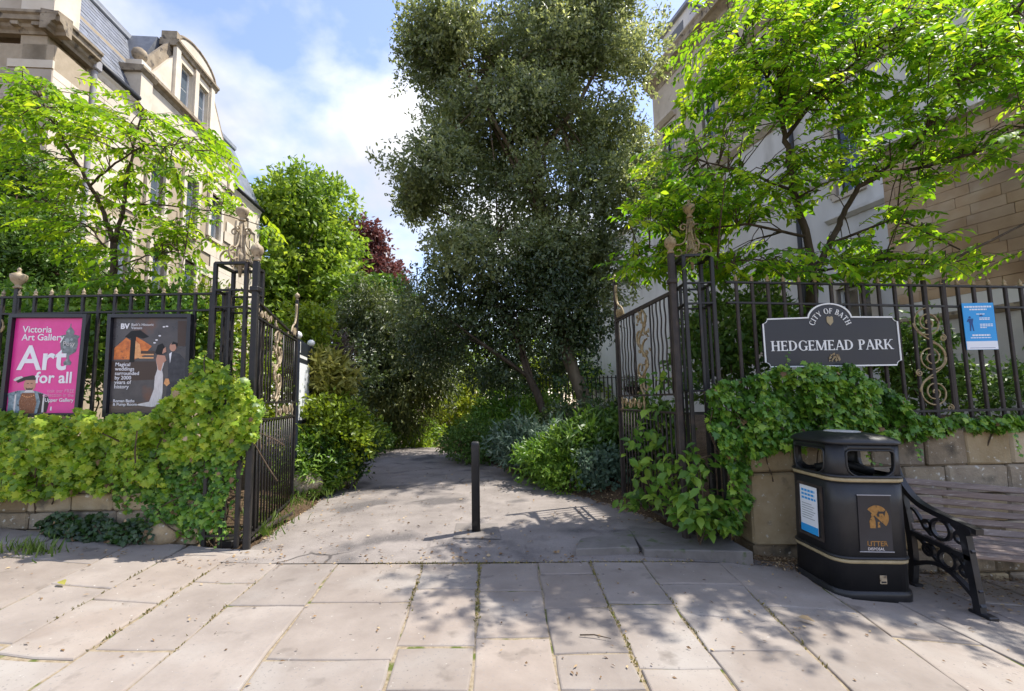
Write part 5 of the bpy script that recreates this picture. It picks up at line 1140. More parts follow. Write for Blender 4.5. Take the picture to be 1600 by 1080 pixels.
m = MB(); m.add([FL.q(2.95, 10.9, -.42), FL.q(3.75, 12.62, -.42), FL.q(3.75, 12.62, -3.2), FL.q(2.95, 11.6, -3.2), FL.q(6.8, 10.9, -.42), FL.q(6.0, 12.62, -.42), FL.q(6.0, 12.62, -3.2), FL.q(6.8, 11.6, -3.2)], [(0, 3, 2, 1), (1, 2, 6, 5), (5, 6, 7, 4), (0, 1, 5, 4)]); m.build('gable_roof', 'slate', lb)
m = MB(); m.lathe([(.07, 0), (.05, .04), (.12, .12), (.13, .2), (.08, .3), (.01, .33)], FL.q(7.2, 10.0, -.05), 12); m.build('ball_finial', 'weathered_stone', lb)
FL.box(7.05, 7.38, 9.4, 10.0, -.3, .1, 'pedestal', 'ashlar', lb)
MB().prism([(0, -.5), (8.5, -.5), (8.5, 11.1), (0, 11.1)], (FL.q(.3, 0, -.56), FL.d, (0, 0, 1), -FL.n), 4.0).build('house_core', 'mortar', lb)

# ---------------------------------------------------------------- right: rendered terrace with stone upper storey
oW = P(1393, 400, 10.0); FW = Face(oW, (-.28, .96)); wb = thing('terrace_house', (oW.x+2, oW.y+2, .3), 'pale rendered terrace house with tan stone top storey behind the right tree', 'house')
ww = [(.45, 1.12, 6.35, 8.3), (5.0, 5.7, 7.2, 8.9), (7.3, 8.0, 7.2, 8.9), (.50, 1.32, 2.2, 3.98), (3.0, 3.8, 2.6, 4.6), (5.6, 6.4, 2.6, 4.6)]
wallgrid(FW, wb, (-1.8, 17, -.5, 9.3), ww, -.5, 0, 'render_white')
wt = [(.2, .95, 10.3, 12.2), (2.75, 3.45, 10.4, 12.3), (5.0, 5.7, 10.4, 12.3), (7.3, 8.0, 10.4, 12.3), (-1.5, -.9, 10.3, 12.2)]
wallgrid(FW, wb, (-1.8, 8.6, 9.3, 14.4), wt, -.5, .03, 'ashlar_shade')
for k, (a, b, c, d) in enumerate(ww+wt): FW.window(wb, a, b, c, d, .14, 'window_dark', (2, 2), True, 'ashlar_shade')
for k, (a, b, c, d) in enumerate(wt): FW.profile(a-.2, b+.2, [(0, d+.2), (.10, d+.2), (.26, d+.34), (.26, d+.42), (0, d+.46)], 'window_hood', 'ashlar_shade', wb)
FW.profile(-1.8, 17, [(-.05, 9.20), (.06, 9.20), (.16, 9.32), (.20, 9.36), (.20, 9.44), (-.05, 9.48)], 'string_course', 'ashlar_shade', wb); FW.profile(-1.8, 17, [(-.05, 6.86), (.03, 6.86), (.10, 6.94), (.10, 7.0), (-.05, 7.04)], 'string_course', 'render_white', wb) if False else None
FW.profile(1.4, 17, [(-.05, 6.84), (.04, 6.84), (.12, 6.92), (.12, 6.98), (-.05, 7.02)], 'string_course', 'render_grey', wb); FW.profile(-.3, 1.4, [(-.05, 5.72), (.04, 5.72), (.14, 5.80), (.14, 5.88), (-.05, 5.92)], 'string_course', 'render_white', wb)
FW.profile(-1.8, 8.7, [(-.1, 14.25), (.05, 14.25), (.10, 14.4), (.30, 14.55), (.42, 14.6), (.42, 14.82), (.48, 14.93), (-.1, 15.0)], 'cornice', 'weathered_stone', wb); FW.box(-1.8, 8.65, 14.98, 15.45, -.4, .12, 'parapet', 'ashlar_shade', wb)
m = MB(); m.add([FW.q(-1.8, 15.0, -.4), FW.q(8.6, 15.0, -.4), FW.q(8.6, 17.2, -2.4), FW.q(-1.8, 17.2, -2.4), FW.q(8.6, 15.0, -4.4), FW.q(-1.8, 15.0, -4.4)], [(0, 1, 2, 3), (3, 2, 4, 5), (1, 4, 2), (0, 3, 5)]); m.build('roof', 'slate', wb)
dm = FW.box(6.5, 8.15, 15.2, 16.75, -2.0, -.35, 'dormer', 'render_white', wb); FW.box(6.4, 8.25, 16.75, 16.9, -2.2, -.2, 'dormer_roof', 'lead', dm); FW.box(6.85, 7.8, 15.5, 16.45, -.36, -.34, 'dormer_window', 'window_dark', dm)
MB().prism([(-1.8, -.5), (8.6, -.5), (8.6, 14.9), (-1.8, 14.9)], (FW.q(0, 0, -.52), FW.d, (0, 0, 1), -FW.n), 3.8).build('house_core', 'ashlar_shade', wb)
MB().prism([(8.6, -.5), (17, -.5), (17, 9.2), (8.6, 9.2)], (FW.q(0, 0, -.52), FW.d, (0, 0, 1), -FW.n), 3.8).build('house_core', 'render_grey', wb)
MB().tube([FW.q(2.15, 14.2, .12), FW.q(2.15, 5.0, .12), FW.q(2.15, .2, .12)], .06, 8).build('downpipe', 'gutter', wb)
# ---------------------------------------------------------------- nearest right: brown stone annexe
oB = P(1393, 400, 8.6); FB = Face(oB, (-.38, .93)); ab = thing('stone_annexe', (oB.x+1, oB.y-1, .2), 'brown weathered stone annexe wall at the right edge behind the railing', 'building')
FB.box(-4.6, 0, -.5, 6.05, -.6, -.02, 'wall', 'mortar_dark', ab); FB.ashlar(ab, -4.6, .012, 3.02, 6.02, .195, (.40, .62), 'ashlar_brown', 41, [], .024)
FB.profile(-4.6, .06, [(-.6, 6.02), (.03, 6.02), (.06, 6.08), (.14, 6.12), (.14, 6.20), (-.6, 6.26)], 'coping', 'weathered_stone', ab)
FB.box(-4.6, .02, 2.72, 3.02, -.5, .02, 'band', 'render_white', ab); FB.profile(-4.6, .06, [(-.1, 2.62), (.04, 2.62), (.10, 2.68), (.10, 2.74), (-.1, 2.78)], 'ledge', 'weathered_stone', ab); FB.box(-4.6, .015, -.5, 2.63, -.55, .012, 'plinth', 'render_grey', ab)
MB().prism([(-4.6, -.5), (0, -.5), (0, 6.0), (-4.6, 6.0)], (FB.q(0, 0, -.61), FB.d, (0, 0, 1), -FB.n), 1.2).build('annexe_core', 'render_white', ab)
# low dark garden railing and urn planter beyond the holly trunks
gr = thing('garden_railing', P(880, 610, 13.5), 'dark garden railing in the shade behind the holly trunks', 'railing'); a, b = P(815, 620, 13.2), P(1010, 620, 11.8); zb_, zt_ = 1.05, 1.95
for z in (zb_+.1, zt_-.06): MB().bar((a.x, a.y, z), (b.x, b.y, z), .035, .02).build('rail', 'iron_brown', gr)
bmsh = MB().bar((0, 0, zb_-.15), (0, 0, zt_), .03, .03).mesh('bar', 'iron_brown')
for k in range(33):
    q = a.lerp(b, k/32); link('bar', bmsh, gr, Vector((q.x, q.y, 0))-gr.location)
p = P(992, 612, 10.2); up = thing('urn_planter', (p.x, p.y, gz(p.x, p.y)-.05), 'dark iron urn planter on a pedestal beyond the right gate leaf', 'planter'); zg_ = gz(p.x, p.y)
MB().box((p.x, p.y, (zg_+1.22)/2), (.3, .3, 1.22-zg_+.1), None, .03).build('pedestal', 'weathered_stone', up); m = MB(); m.lathe([(.12, 0), (.05, .06), (.06, .12), (.18, .2), (.22, .3), (.25, .32)], (p.x, p.y, 1.27), 14); m.build('bowl', 'iron', up)
q = np.random.default_rng(5); pos = np.array([p.x, p.y, 1.62])+q.normal(size=(220, 3))*[.13, .13, .10]; leaves('plant', 'diamond', pos, unit(q, 220), unit(q, 220)+[0, 0, 1], np.full(220, .08), np.full(220, .045), 'lf_dark', up)['kind'] = 'stuff'

# ================================================================ trees and plants
def blob(px, py, rx, ry, Y, dep=None):
    c = P(px, py, Y); return ((c.x, c.y, c.z), (rx/FPX*Y, dep or (rx+ry)/2/FPX*Y, ry/FPX*Y))
def ground_at(x, y): return gz(x, y)-.05
def tree(name, label, cat, blobs, n, per, kind, ls, lw, mat, seed, base=None, trunk_r=.12, bark='bark', group=None, nlimb=7, bough=None, **k):
    r = np.random.default_rng(seed); rr = random.Random(seed); c0 = blobs[0][0]
    if base is None: base = (c0[0], c0[1])
    g = ground_at(*base); t = thing(name, (base[0], base[1], g), label, cat, group)
    pos, ax, nr, tint, p, d = crown(boughs(blobs, bough[0], bough[1], r) if bough else blobs, n, per, r, **k); N = len(pos)
    zmid = sum(b[0][2] for b in blobs)/len(blobs)
    m = MB(); top = Vector((c0[0], c0[1], max(zmid, g+.6))); pts = limb(m, (base[0], base[1], g-.2), top, trunk_r, trunk_r*.5, rr, .05, 8, 9)
    m.build('trunk', bark, t)
    m = MB()
    for b in blobs[:nlimb*2]:
        q = pts[min(len(pts)-2, int(len(pts)*rr.uniform(.35, .9)))]; limb(m, q, b[0], trunk_r*.4, trunk_r*.10, rr, .12, 6, 6)
    for i in range(min(len(p), nlimb*6)):
        b = blobs[i % len(blobs)][0]; j = (i*37) % len(p)
        limb(m, Vector(b), Vector(p[j]), trunk_r*.14, .008, rr, .1, 4, 5)
    m.build('branches', bark, t)['kind'] = 'stuff'
    leaves('crown', kind, pos, ax, nr, ls*(.7+.6*r.random(N)), lw*(.7+.6*r.random(N)), mat, t, tint)
    return t
# the big holly
hb = [blob(*q) for q in ((830, 85, 150, 95, 10.5, 1.35), (715, 110, 85, 100, 10.3, 1.35), (945, 120, 105, 115, 10.6, 1.35), (800, 220, 140, 115, 10.3, 1.35), (690, 285, 75, 60, 10.2, 1.35), (940, 280, 105, 115, 10.6, 1.35), (775, 370, 115, 90, 10.3, 1.35), (890, 420, 100, 100, 10.6, 1.35), (870, -5, 95, 45, 10.5, 1.2), (630, 300, 34, 24, 10.2, 1.35), (955, 45, 70, 50, 10.6, 1.2), (700, 62, 68, 48, 10.3, 1.2))]
hbase = P(922, 640, 10.1)
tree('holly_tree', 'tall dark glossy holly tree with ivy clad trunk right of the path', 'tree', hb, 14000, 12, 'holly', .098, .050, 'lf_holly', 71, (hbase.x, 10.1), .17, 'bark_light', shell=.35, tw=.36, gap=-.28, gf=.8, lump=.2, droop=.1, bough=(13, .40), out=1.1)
# ivy up its trunk
def sheath(name, label, c, r0, z0, z1, n, mat, seed, ls=.07):
    q = np.random.default_rng(seed); a = q.random(n)*6.283; z = z0+(z1-z0)*q.random(n)**1.2; rad = r0*(1+.5*q.random(n)); d = np.stack([np.cos(a), np.sin(a), np.zeros(n)], 1)
    pos = np.array([c[0], c[1], 0])+d*rad[:, None]; pos[:, 2] = z; ax = q.normal(size=(n, 3))*.4+[0, 0, -1]; o = leaves(name, 'ivy', pos, ax, d+q.normal(size=(n, 3))*.4+[0, 0, .4], ls*(.6+.6*q.random(n)), ls*(.6+.6*q.random(n)), mat, None, None, seed, origin=(c[0], c[1], z0)); return tag(o, label, 'ivy')
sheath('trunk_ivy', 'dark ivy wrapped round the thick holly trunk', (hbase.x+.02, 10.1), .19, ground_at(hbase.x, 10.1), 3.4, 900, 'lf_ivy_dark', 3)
b2 = P(876, 640, 9.6)
t2b = [blob(*q) for q in ((800, 470, 90, 80, 10.6), (740, 440, 80, 75, 11.0), (700, 520, 60, 80, 11.6), (830, 545, 80, 52, 10.8), (760, 560, 75, 50, 11.4), (660, 470, 45, 60, 11.6), (870, 470, 60, 80, 10.2), (905, 500, 50, 60, 10.0))]
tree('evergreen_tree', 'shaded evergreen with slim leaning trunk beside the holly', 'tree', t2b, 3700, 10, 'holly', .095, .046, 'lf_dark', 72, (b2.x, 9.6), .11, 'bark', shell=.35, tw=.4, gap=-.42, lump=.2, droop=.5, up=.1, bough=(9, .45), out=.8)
sheath('trunk_ivy', 'sparse ivy at the foot of the slim leaning trunk', (b2.x, 9.6), .11, ground_at(b2.x, 9.6), 1.9, 260, 'lf_ivy_dark', 4)
yb = [blob(*q) for q in ((600, 545, 62, 85, 15.0), (580, 500, 45, 50, 15.0), (650, 590, 50, 70, 14.6), (565, 630, 36, 45, 14.6), (605, 630, 38, 36, 14.2), (665, 540, 38, 55, 15.5))]
tree('yew_tree', 'dark drooping yew overhanging the far end of the path', 'tree', yb, 3000, 14, 'diamond', .17, .05, 'lf_yew', 73, None, .2, shell=.4, tw=.6, gap=-.4, droop=.7, up=.15, lump=.3, zmin=.55)
bb = [blob(*q) for q in ((470, 400, 92, 105, 22), (430, 330, 48, 40, 21.5), (505, 480, 62, 70, 21), (512, 400, 34, 50, 22), (425, 500, 50, 90, 20.5), (480, 320, 45, 30, 22.5), (480, 560, 60, 60, 20))]
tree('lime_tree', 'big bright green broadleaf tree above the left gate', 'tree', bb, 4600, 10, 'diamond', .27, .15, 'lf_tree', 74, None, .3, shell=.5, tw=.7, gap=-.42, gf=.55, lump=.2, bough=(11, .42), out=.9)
cb = [blob(*q) for q in ((566, 392, 38, 36, 30), (594, 428, 28, 28, 30), (548, 366, 22, 16, 30), (582, 445, 36, 26, 29.5), (538, 420, 25, 30, 30))]
tree('copper_beech', 'dark red copper beech showing above the green trees', 'tree', cb, 1500, 9, 'diamond', .30, .18, 'lf_beech', 75, None, .3, shell=.45, tw=.8, gap=-.5, gf=.5, lump=.15, bough=(9, .45))
mb_ = [blob(*q) for q in ((590, 478, 46, 34, 18.5), (560, 505, 40, 34, 18), (625, 495, 30, 30, 18.5))]
tree('rounded_tree', 'rounded mid green tree in front of the copper beech', 'tree', mb_, 1500, 10, 'diamond', .20, .10, 'lf_mid', 76, None, .15, shell=.55, tw=.5, gap=-.4)
# dark conifer at the left edge and hedge shrubs behind the posters
lc = [blob(*q) for q in ((25, 330, 55, 85, 6.8), (55, 400, 60, 60, 6.6), (10, 430, 70, 60, 6.5), (-40, 330, 60, 110, 6.8), (90, 430, 45, 40, 6.5), (20, 260, 35, 35, 6.9))]
tree('dark_conifer', 'dense dark green conifer at the left edge behind the railing', 'tree', lc, 2300, 12, 'diamond', .10, .034, 'lf_mid', 77, None, .09, shell=.4, tw=.32, gap=-.5, droop=.3)
def shrub(name, label, blobs, n, per, kind, ls, lw, mat, seed, cat='shrub', group=None, stems=7, **k):
    r = np.random.default_rng(seed); rr = random.Random(seed); c0 = blobs[0][0]; g = ground_at(c0[0], c0[1]); t = thing(name, (c0[0], c0[1], g), label, cat, group)
    kk = dict(shell=.35, tw=.22, gap=-.5, gf=2.0, lump=.3); kk.update(k); pos, ax, nr, tint, p, d = crown(blobs, n, per, r, **kk)
    keep = np.array([q[2] > gz(q[0], q[1])-.01 for q in pos]); pos, ax, nr, tint = pos[keep], ax[keep], nr[keep], tint[keep]; N = len(pos)
    m = MB()
    for i in range(stems):
        q = p[(i*53) % len(p)]; limb(m, (c0[0]+rr.uniform(-.06, .06), c0[1]+rr.uniform(-.06, .06), g), Vector(q), .014, .004, rr, .15, 5, 5)
    m.build('stems', 'twig', t)['kind'] = 'stuff'; leaves('foliage', kind, pos, ax, nr, ls*(.7+.6*r.random(N)), lw*(.7+.6*r.random(N)), mat, t, tint); return t
hg = 'shrubs behind the left railing'
shrub('hedge_shrub', 'leafy green shrub behind the pink poster', [blob(*q) for q in ((60, 550, 110, 75, 5.35), (120, 500, 60, 40, 5.3), (20, 490, 60, 40, 5.4))], 800, 9, 'diamond', .085, .045, 'lf_green', 81, group=hg)
shrub('hedge_shrub', 'leafy yellow green shrub behind the wedding poster', [blob(*q) for q in ((240, 550, 100, 75, 5.4), (200, 480, 50, 30, 5.4), (290, 490, 40, 30, 5.5))], 800, 9, 'diamond', .085, .045, 'lf_green', 82, group=hg)
shrub('hedge_shrub', 'pale green shrub seen through the bars of the left gate pier', [blob(*q) for q in ((345, 560, 50, 80, 5.7), (330, 490, 40, 40, 5.8), (400, 640, 40, 70, 6.2))], 700, 9, 'diamond', .075, .04, 'lf_lime', 83, group=hg)
# left bed beyond the gate
lg = 'shrubs in the left bed'
for i, (label, bl, n, per, kind, ls, lw, mat) in enumerate((
    ('rounded yellow green shrub spilling over the left path edge', [(522, 668, 42, 40, 7.2), (548, 690, 32, 34, 7.2), (500, 640, 26, 30, 8.4)], 700, 9, 'diamond', .085, .045, 'lf_lime'),
    ('tall yellow green shrub above the notice board', [(490, 512, 34, 28, 8.0), (478, 560, 28, 50, 7.9), (500, 600, 30, 40, 7.8)], 600, 9, 'diamond', .10, .05, 'lf_lime'),
    ('pale yellow leaved shrub right of the notice board', [(518, 592, 28, 24, 7.6), (505, 580, 20, 16, 7.6)], 260, 9, 'blade', .16, .04, 'lf_yellow'),
    ('brownish twiggy shrub beside the yew', [(512, 545, 24, 30, 10.5), (525, 560, 20, 24, 10.5)], 260, 8, 'diamond', .09, .045, 'lf_brown'),
    ('dark glossy low shrub at the left path edge', [(545, 712, 26, 22, 7.3), (515, 720, 26, 20, 6.9)], 300, 9, 'diamond', .09, .04, 'lf_ivy_dark'),
    ('light green bushy plants at the foot of the notice board', [(482, 712, 34, 28, 6.9), (500, 740, 34, 26, 6.9), (470, 745, 24, 22, 6.6)], 620, 9, 'blade', .10, .026, 'lf_green'),
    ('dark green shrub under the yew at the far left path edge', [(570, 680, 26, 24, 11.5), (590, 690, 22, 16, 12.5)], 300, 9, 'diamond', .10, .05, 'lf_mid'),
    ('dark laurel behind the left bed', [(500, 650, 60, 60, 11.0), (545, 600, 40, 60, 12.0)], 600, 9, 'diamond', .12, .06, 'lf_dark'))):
    shrub('bed_shrub', label, [blob(*q) for q in bl], n, per, kind, ls, lw, mat, 100+i, group=lg)
# right bank
rgp = 'plants on the right bank'
for i, (label, bl, n, per, kind, ls, lw, mat) in enumerate((
    ('rounded mid green shrub at the right path edge near the crest', [(745, 690, 48, 28, 9.6), (720, 695, 30, 20, 10.2)], 460, 9, 'diamond', .085, .034, 'lf_mid'),
    ('large feathery green mound below the slim trunk', [(800, 655, 60, 34, 11.0), (850, 650, 50, 28, 10.4), (770, 668, 40, 24, 10.6)], 620, 10, 'blade', .14, .03, 'lf_green'),
    ('grey green bushy plant behind the bollard', [(815, 695, 44, 30, 8.2), (850, 700, 34, 28, 7.9)], 420, 9, 'blade', .12, .028, 'lf_blue'),
    ('bright green leafy plant right of the bollard', [(850, 722, 36, 26, 7.3), (880, 715, 30, 28, 7.2)], 420, 9, 'blade', .11, .028, 'lf_green'),
    ('upright green plant in front of the thick holly trunk', [(915, 700, 34, 36, 7.0), (940, 690, 26, 34, 7.1)], 380, 9, 'blade', .16, .032, 'lf_mid'),
    ('silvery grey low plant near the right gate leaf', [(945, 738, 26, 20, 6.45), (930, 730, 16, 14, 6.5)], 240, 8, 'diamond', .07, .045, 'lf_blue'),
    ('dark green ground cover under the holly', [(900, 665, 60, 22, 8.6), (960, 660, 50, 24, 8.2)], 520, 9, 'diamond', .085, .045, 'lf_dark'),
    ('tall green shrub on the far bank', [(790, 632, 44, 26, 13.0), (830, 628, 34, 22, 12.6)], 360, 9, 'diamond', .13, .065, 'lf_green'),
    ('leafy plant behind the right gate leaf', [(985, 700, 34, 46, 6.9), (1015, 670, 34, 40, 6.6)], 480, 9, 'diamond', .11, .055, 'lf_mid'),
    ('broad leaved plant beyond the free end of the right gate', [(965, 690, 26, 26, 7.2)], 200, 8, 'blade', .22, .05, 'lf_mid'),
    ('low green plant on the soil edge right of the path', [(890, 748, 26, 14, 6.7), (860, 742, 20, 14, 7.0)], 240, 9, 'diamond', .06, .03, 'lf_green'),
    ('sunlit pale shrub far along the path', [(715, 640, 40, 40, 20.5), (745, 615, 40, 36, 21.5), (690, 665, 30, 24, 19.8), (850, 585, 34, 26, 20.5)], 1300, 9, 'diamond', .16, .08, 'lf_lime'),
    ('dappled green shrub where the path turns away', [(640, 690, 30, 22, 15.5), (665, 680, 26, 26, 16.5), (615, 680, 24, 26, 14.5)], 420, 9, 'diamond', .13, .065, 'lf_tree'),
    ('shaded laurel closing the view beyond the crest', [(700, 580, 90, 70, 25.0), (620, 620, 60, 70, 24.0), (780, 560, 60, 60, 24.0), (880, 560, 80, 60, 26.0), (870, 600, 80, 40, 23.0)], 2600, 9, 'diamond', .2, .1, 'lf_tree'),
    ('shaded shrub behind the right railing near the pier', [(1150, 530, 60, 60, 5.3), (1110, 560, 40, 70, 5.3), (1190, 500, 40, 40, 5.5)], 620, 9, 'diamond', .09, .045, 'lf_mid'),
    ('small leafy shrub behind the scroll panel of the right railing', [(1435, 560, 34, 50, 5.2), (1440, 600, 40, 30, 5.1), (1400, 560, 24, 40, 5.3)], 240, 8, 'cherry', .085, .04, 'lf_mid'),
    ('low plants behind the right railing under the blue notice', [(1520, 612, 70, 22, 5.0), (1580, 605, 40, 18, 5.0)], 240, 8, 'diamond', .07, .035, 'lf_mid'))):
    shrub('bank_plant', label, [blob(*q) for q in bl], n, per, kind, ls, lw, mat, 130+i, group=rgp)

# ---------------------------------------------------------------- cherries: traced limbs, flat sprays of hanging leaves
def cherry(label, Yt, limbs, clusters, nspray, mat, seed, leafL=.095, nsingle=150):
    r = np.random.default_rng(seed); rr = random.Random(seed)
    p0 = P(*limbs[0][0][0][:2], Yt); g = ground_at(p0.x, Yt); t = thing('cherry_tree', (p0.x, Yt, g), label, 'tree'); nodes = []
    for k, (pts, r0, r1) in enumerate(limbs):
        q = [P(a, b, Yt+(c if len(z) > 2 else 0)) for z in pts for a, b, c in [(z+(0,))[:3]]]
        if k == 0: q.insert(0, Vector((q[0].x, q[0].y, g-.1)))
        fine = []
        for a, b in zip(q, q[1:]): fine += [a.lerp(b, i/5)+Vector((rr.gauss(0, .006), rr.gauss(0, .006), 0)) for i in range(5)]
        fine.append(q[-1]); n = len(fine); MB().tube(fine, [r0+(r1-r0)*i/(n-1) for i in range(n)], 8).build('trunk' if k == 0 else 'limb', 'bark', t); nodes += fine[2:]
    nd = np.array([tuple(q) for q in nodes]); wsum = sum(c[2]*c[3] for c in clusters); POS, AX, NR, TI = [], [], [], []; tw = MB()
    for (cx, cy_, rx, ry, dY) in clusters:
        for _ in range(max(2, int(nspray*rx*ry/wsum))):
            a, q = rr.uniform(0, 6.283), math.sqrt(rr.random()); px, py = cx+rx*q*math.cos(a), cy_+ry*q*math.sin(a); Y = Yt+dY+rr.gauss(0, .38)
            c = P(px, py, Y); cv = np.array(tuple(c)); i = np.argmin(((nd-cv)**2).sum(1)); nv = Vector(nd[i]); out = c-nv; out.z *= .25
            if out.length < .05: out = Vector((rr.gauss(0, 1), rr.gauss(0, 1), 0))
            out.normalize(); out = (out+Vector((rr.gauss(0, .45), rr.gauss(0, .45), rr.gauss(-.05, .12)))).normalized(); L = rr.uniform(.28, .55); s0 = c-out*L*.5
            if rr.random() < .35 and (s0-nv).length < 1.4: tw.tube([nv, nv.lerp(s0, .5)+Vector((0, 0, .05)), s0], [.008, .006, .004], 4, False)
            side = out.cross(Vector((0, 0, 1))).normalized(); nl = int(L/.030); roll = rr.gauss(0, .25)
            tw.tube([s0, s0.lerp(s0+out*L, .6)+Vector((0, 0, .015)), s0+out*L-Vector((0, 0, .05))], [.004, .003, .0015], 4, False); base_t = rr.gauss(.5, .2)
            for j in range(nl):
                f = (j+.5)/nl; sg = 1 if j % 2 else -1; pp = s0+out*(L*f)+Vector((0, 0, .015-.06*f*f)); d = out*.75+side*sg*rr.uniform(.5, 1.0)+Vector((0, 0, -rr.uniform(.1, .75)+sg*roll*.3))
                POS.append(tuple(pp)); AX.append(tuple(d)); NR.append((rr.gauss(0, .35), rr.gauss(0, .35), 1.0)); TI.append(min(1, max(0, base_t+rr.gauss(0, .18))))
    tw.build('twigs', 'twig', t)['kind'] = 'stuff'; POS, AX, NR, TI = map(np.array, (POS, AX, NR, TI)); N = len(POS); ln = leafL*(.65+.6*r.random(N)); wd = ln*.50
    near = np.argsort(POS[:, 1])[:nsingle*6]; sel = r.choice(near, nsingle, False); rest = np.setdiff1d(np.arange(N), sel)
    single_leaves('cherry', mat, POS[sel], AX[sel], NR[sel], ln[sel], wd[sel], t)
    o = leaves('crown', 'cherry', POS[rest], AX[rest], NR[rest], ln[rest], wd[rest], mat, t, TI[rest]); o['kind'] = 'stuff'; return t
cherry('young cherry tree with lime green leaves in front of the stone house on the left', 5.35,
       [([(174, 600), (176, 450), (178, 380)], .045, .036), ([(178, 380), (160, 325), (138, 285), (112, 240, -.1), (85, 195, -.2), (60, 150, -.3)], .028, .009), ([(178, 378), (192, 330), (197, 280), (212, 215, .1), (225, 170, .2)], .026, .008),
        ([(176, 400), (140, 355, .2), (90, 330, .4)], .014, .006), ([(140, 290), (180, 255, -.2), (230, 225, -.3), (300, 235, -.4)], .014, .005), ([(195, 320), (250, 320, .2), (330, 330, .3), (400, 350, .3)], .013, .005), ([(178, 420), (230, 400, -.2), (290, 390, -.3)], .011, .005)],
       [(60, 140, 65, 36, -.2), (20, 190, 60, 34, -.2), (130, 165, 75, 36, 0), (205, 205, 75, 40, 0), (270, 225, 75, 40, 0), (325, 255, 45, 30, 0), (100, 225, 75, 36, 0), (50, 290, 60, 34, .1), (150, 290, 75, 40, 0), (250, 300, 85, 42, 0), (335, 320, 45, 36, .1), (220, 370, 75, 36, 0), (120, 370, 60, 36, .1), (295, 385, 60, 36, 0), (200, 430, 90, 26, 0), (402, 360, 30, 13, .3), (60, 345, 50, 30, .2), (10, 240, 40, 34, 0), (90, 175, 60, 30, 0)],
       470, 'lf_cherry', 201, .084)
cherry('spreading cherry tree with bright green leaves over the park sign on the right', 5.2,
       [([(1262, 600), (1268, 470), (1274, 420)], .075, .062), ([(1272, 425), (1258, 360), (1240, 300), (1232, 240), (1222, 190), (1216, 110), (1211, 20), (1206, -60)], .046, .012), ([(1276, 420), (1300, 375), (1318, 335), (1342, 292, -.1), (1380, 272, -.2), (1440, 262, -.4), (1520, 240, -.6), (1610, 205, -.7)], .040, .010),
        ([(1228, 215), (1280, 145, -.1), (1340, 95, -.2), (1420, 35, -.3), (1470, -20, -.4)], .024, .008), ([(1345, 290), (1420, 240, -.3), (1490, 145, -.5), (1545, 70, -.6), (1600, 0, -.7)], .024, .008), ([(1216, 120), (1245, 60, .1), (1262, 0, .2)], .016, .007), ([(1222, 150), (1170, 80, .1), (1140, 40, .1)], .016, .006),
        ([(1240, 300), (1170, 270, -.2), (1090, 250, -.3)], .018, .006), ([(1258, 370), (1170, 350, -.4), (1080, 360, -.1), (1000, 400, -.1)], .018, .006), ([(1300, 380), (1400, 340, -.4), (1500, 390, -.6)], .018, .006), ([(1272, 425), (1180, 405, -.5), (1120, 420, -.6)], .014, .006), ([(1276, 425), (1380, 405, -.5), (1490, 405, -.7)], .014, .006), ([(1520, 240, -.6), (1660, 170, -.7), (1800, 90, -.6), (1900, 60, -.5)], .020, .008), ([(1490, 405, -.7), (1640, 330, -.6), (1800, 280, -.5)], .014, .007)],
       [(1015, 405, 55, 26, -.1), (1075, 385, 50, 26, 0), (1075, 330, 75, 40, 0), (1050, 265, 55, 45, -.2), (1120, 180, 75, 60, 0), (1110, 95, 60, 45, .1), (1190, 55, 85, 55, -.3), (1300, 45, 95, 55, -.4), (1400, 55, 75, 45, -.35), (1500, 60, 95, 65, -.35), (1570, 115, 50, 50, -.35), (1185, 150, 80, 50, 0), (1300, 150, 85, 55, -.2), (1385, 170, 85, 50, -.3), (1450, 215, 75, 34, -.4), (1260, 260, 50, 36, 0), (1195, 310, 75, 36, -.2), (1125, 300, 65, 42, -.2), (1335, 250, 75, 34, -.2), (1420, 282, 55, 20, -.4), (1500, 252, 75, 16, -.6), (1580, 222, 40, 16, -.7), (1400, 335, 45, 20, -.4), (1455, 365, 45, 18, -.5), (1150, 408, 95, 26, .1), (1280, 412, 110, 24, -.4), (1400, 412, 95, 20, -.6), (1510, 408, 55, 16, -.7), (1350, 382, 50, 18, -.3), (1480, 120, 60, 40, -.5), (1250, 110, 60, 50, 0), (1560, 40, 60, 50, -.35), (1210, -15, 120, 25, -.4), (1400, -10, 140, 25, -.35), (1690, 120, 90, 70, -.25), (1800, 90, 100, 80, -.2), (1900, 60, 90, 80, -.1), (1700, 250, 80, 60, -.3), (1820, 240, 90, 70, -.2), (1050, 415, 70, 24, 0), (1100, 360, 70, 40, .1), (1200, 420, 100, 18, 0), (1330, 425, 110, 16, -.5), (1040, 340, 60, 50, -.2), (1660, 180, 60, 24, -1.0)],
       2100, 'lf_cherry_r', 202, .088)

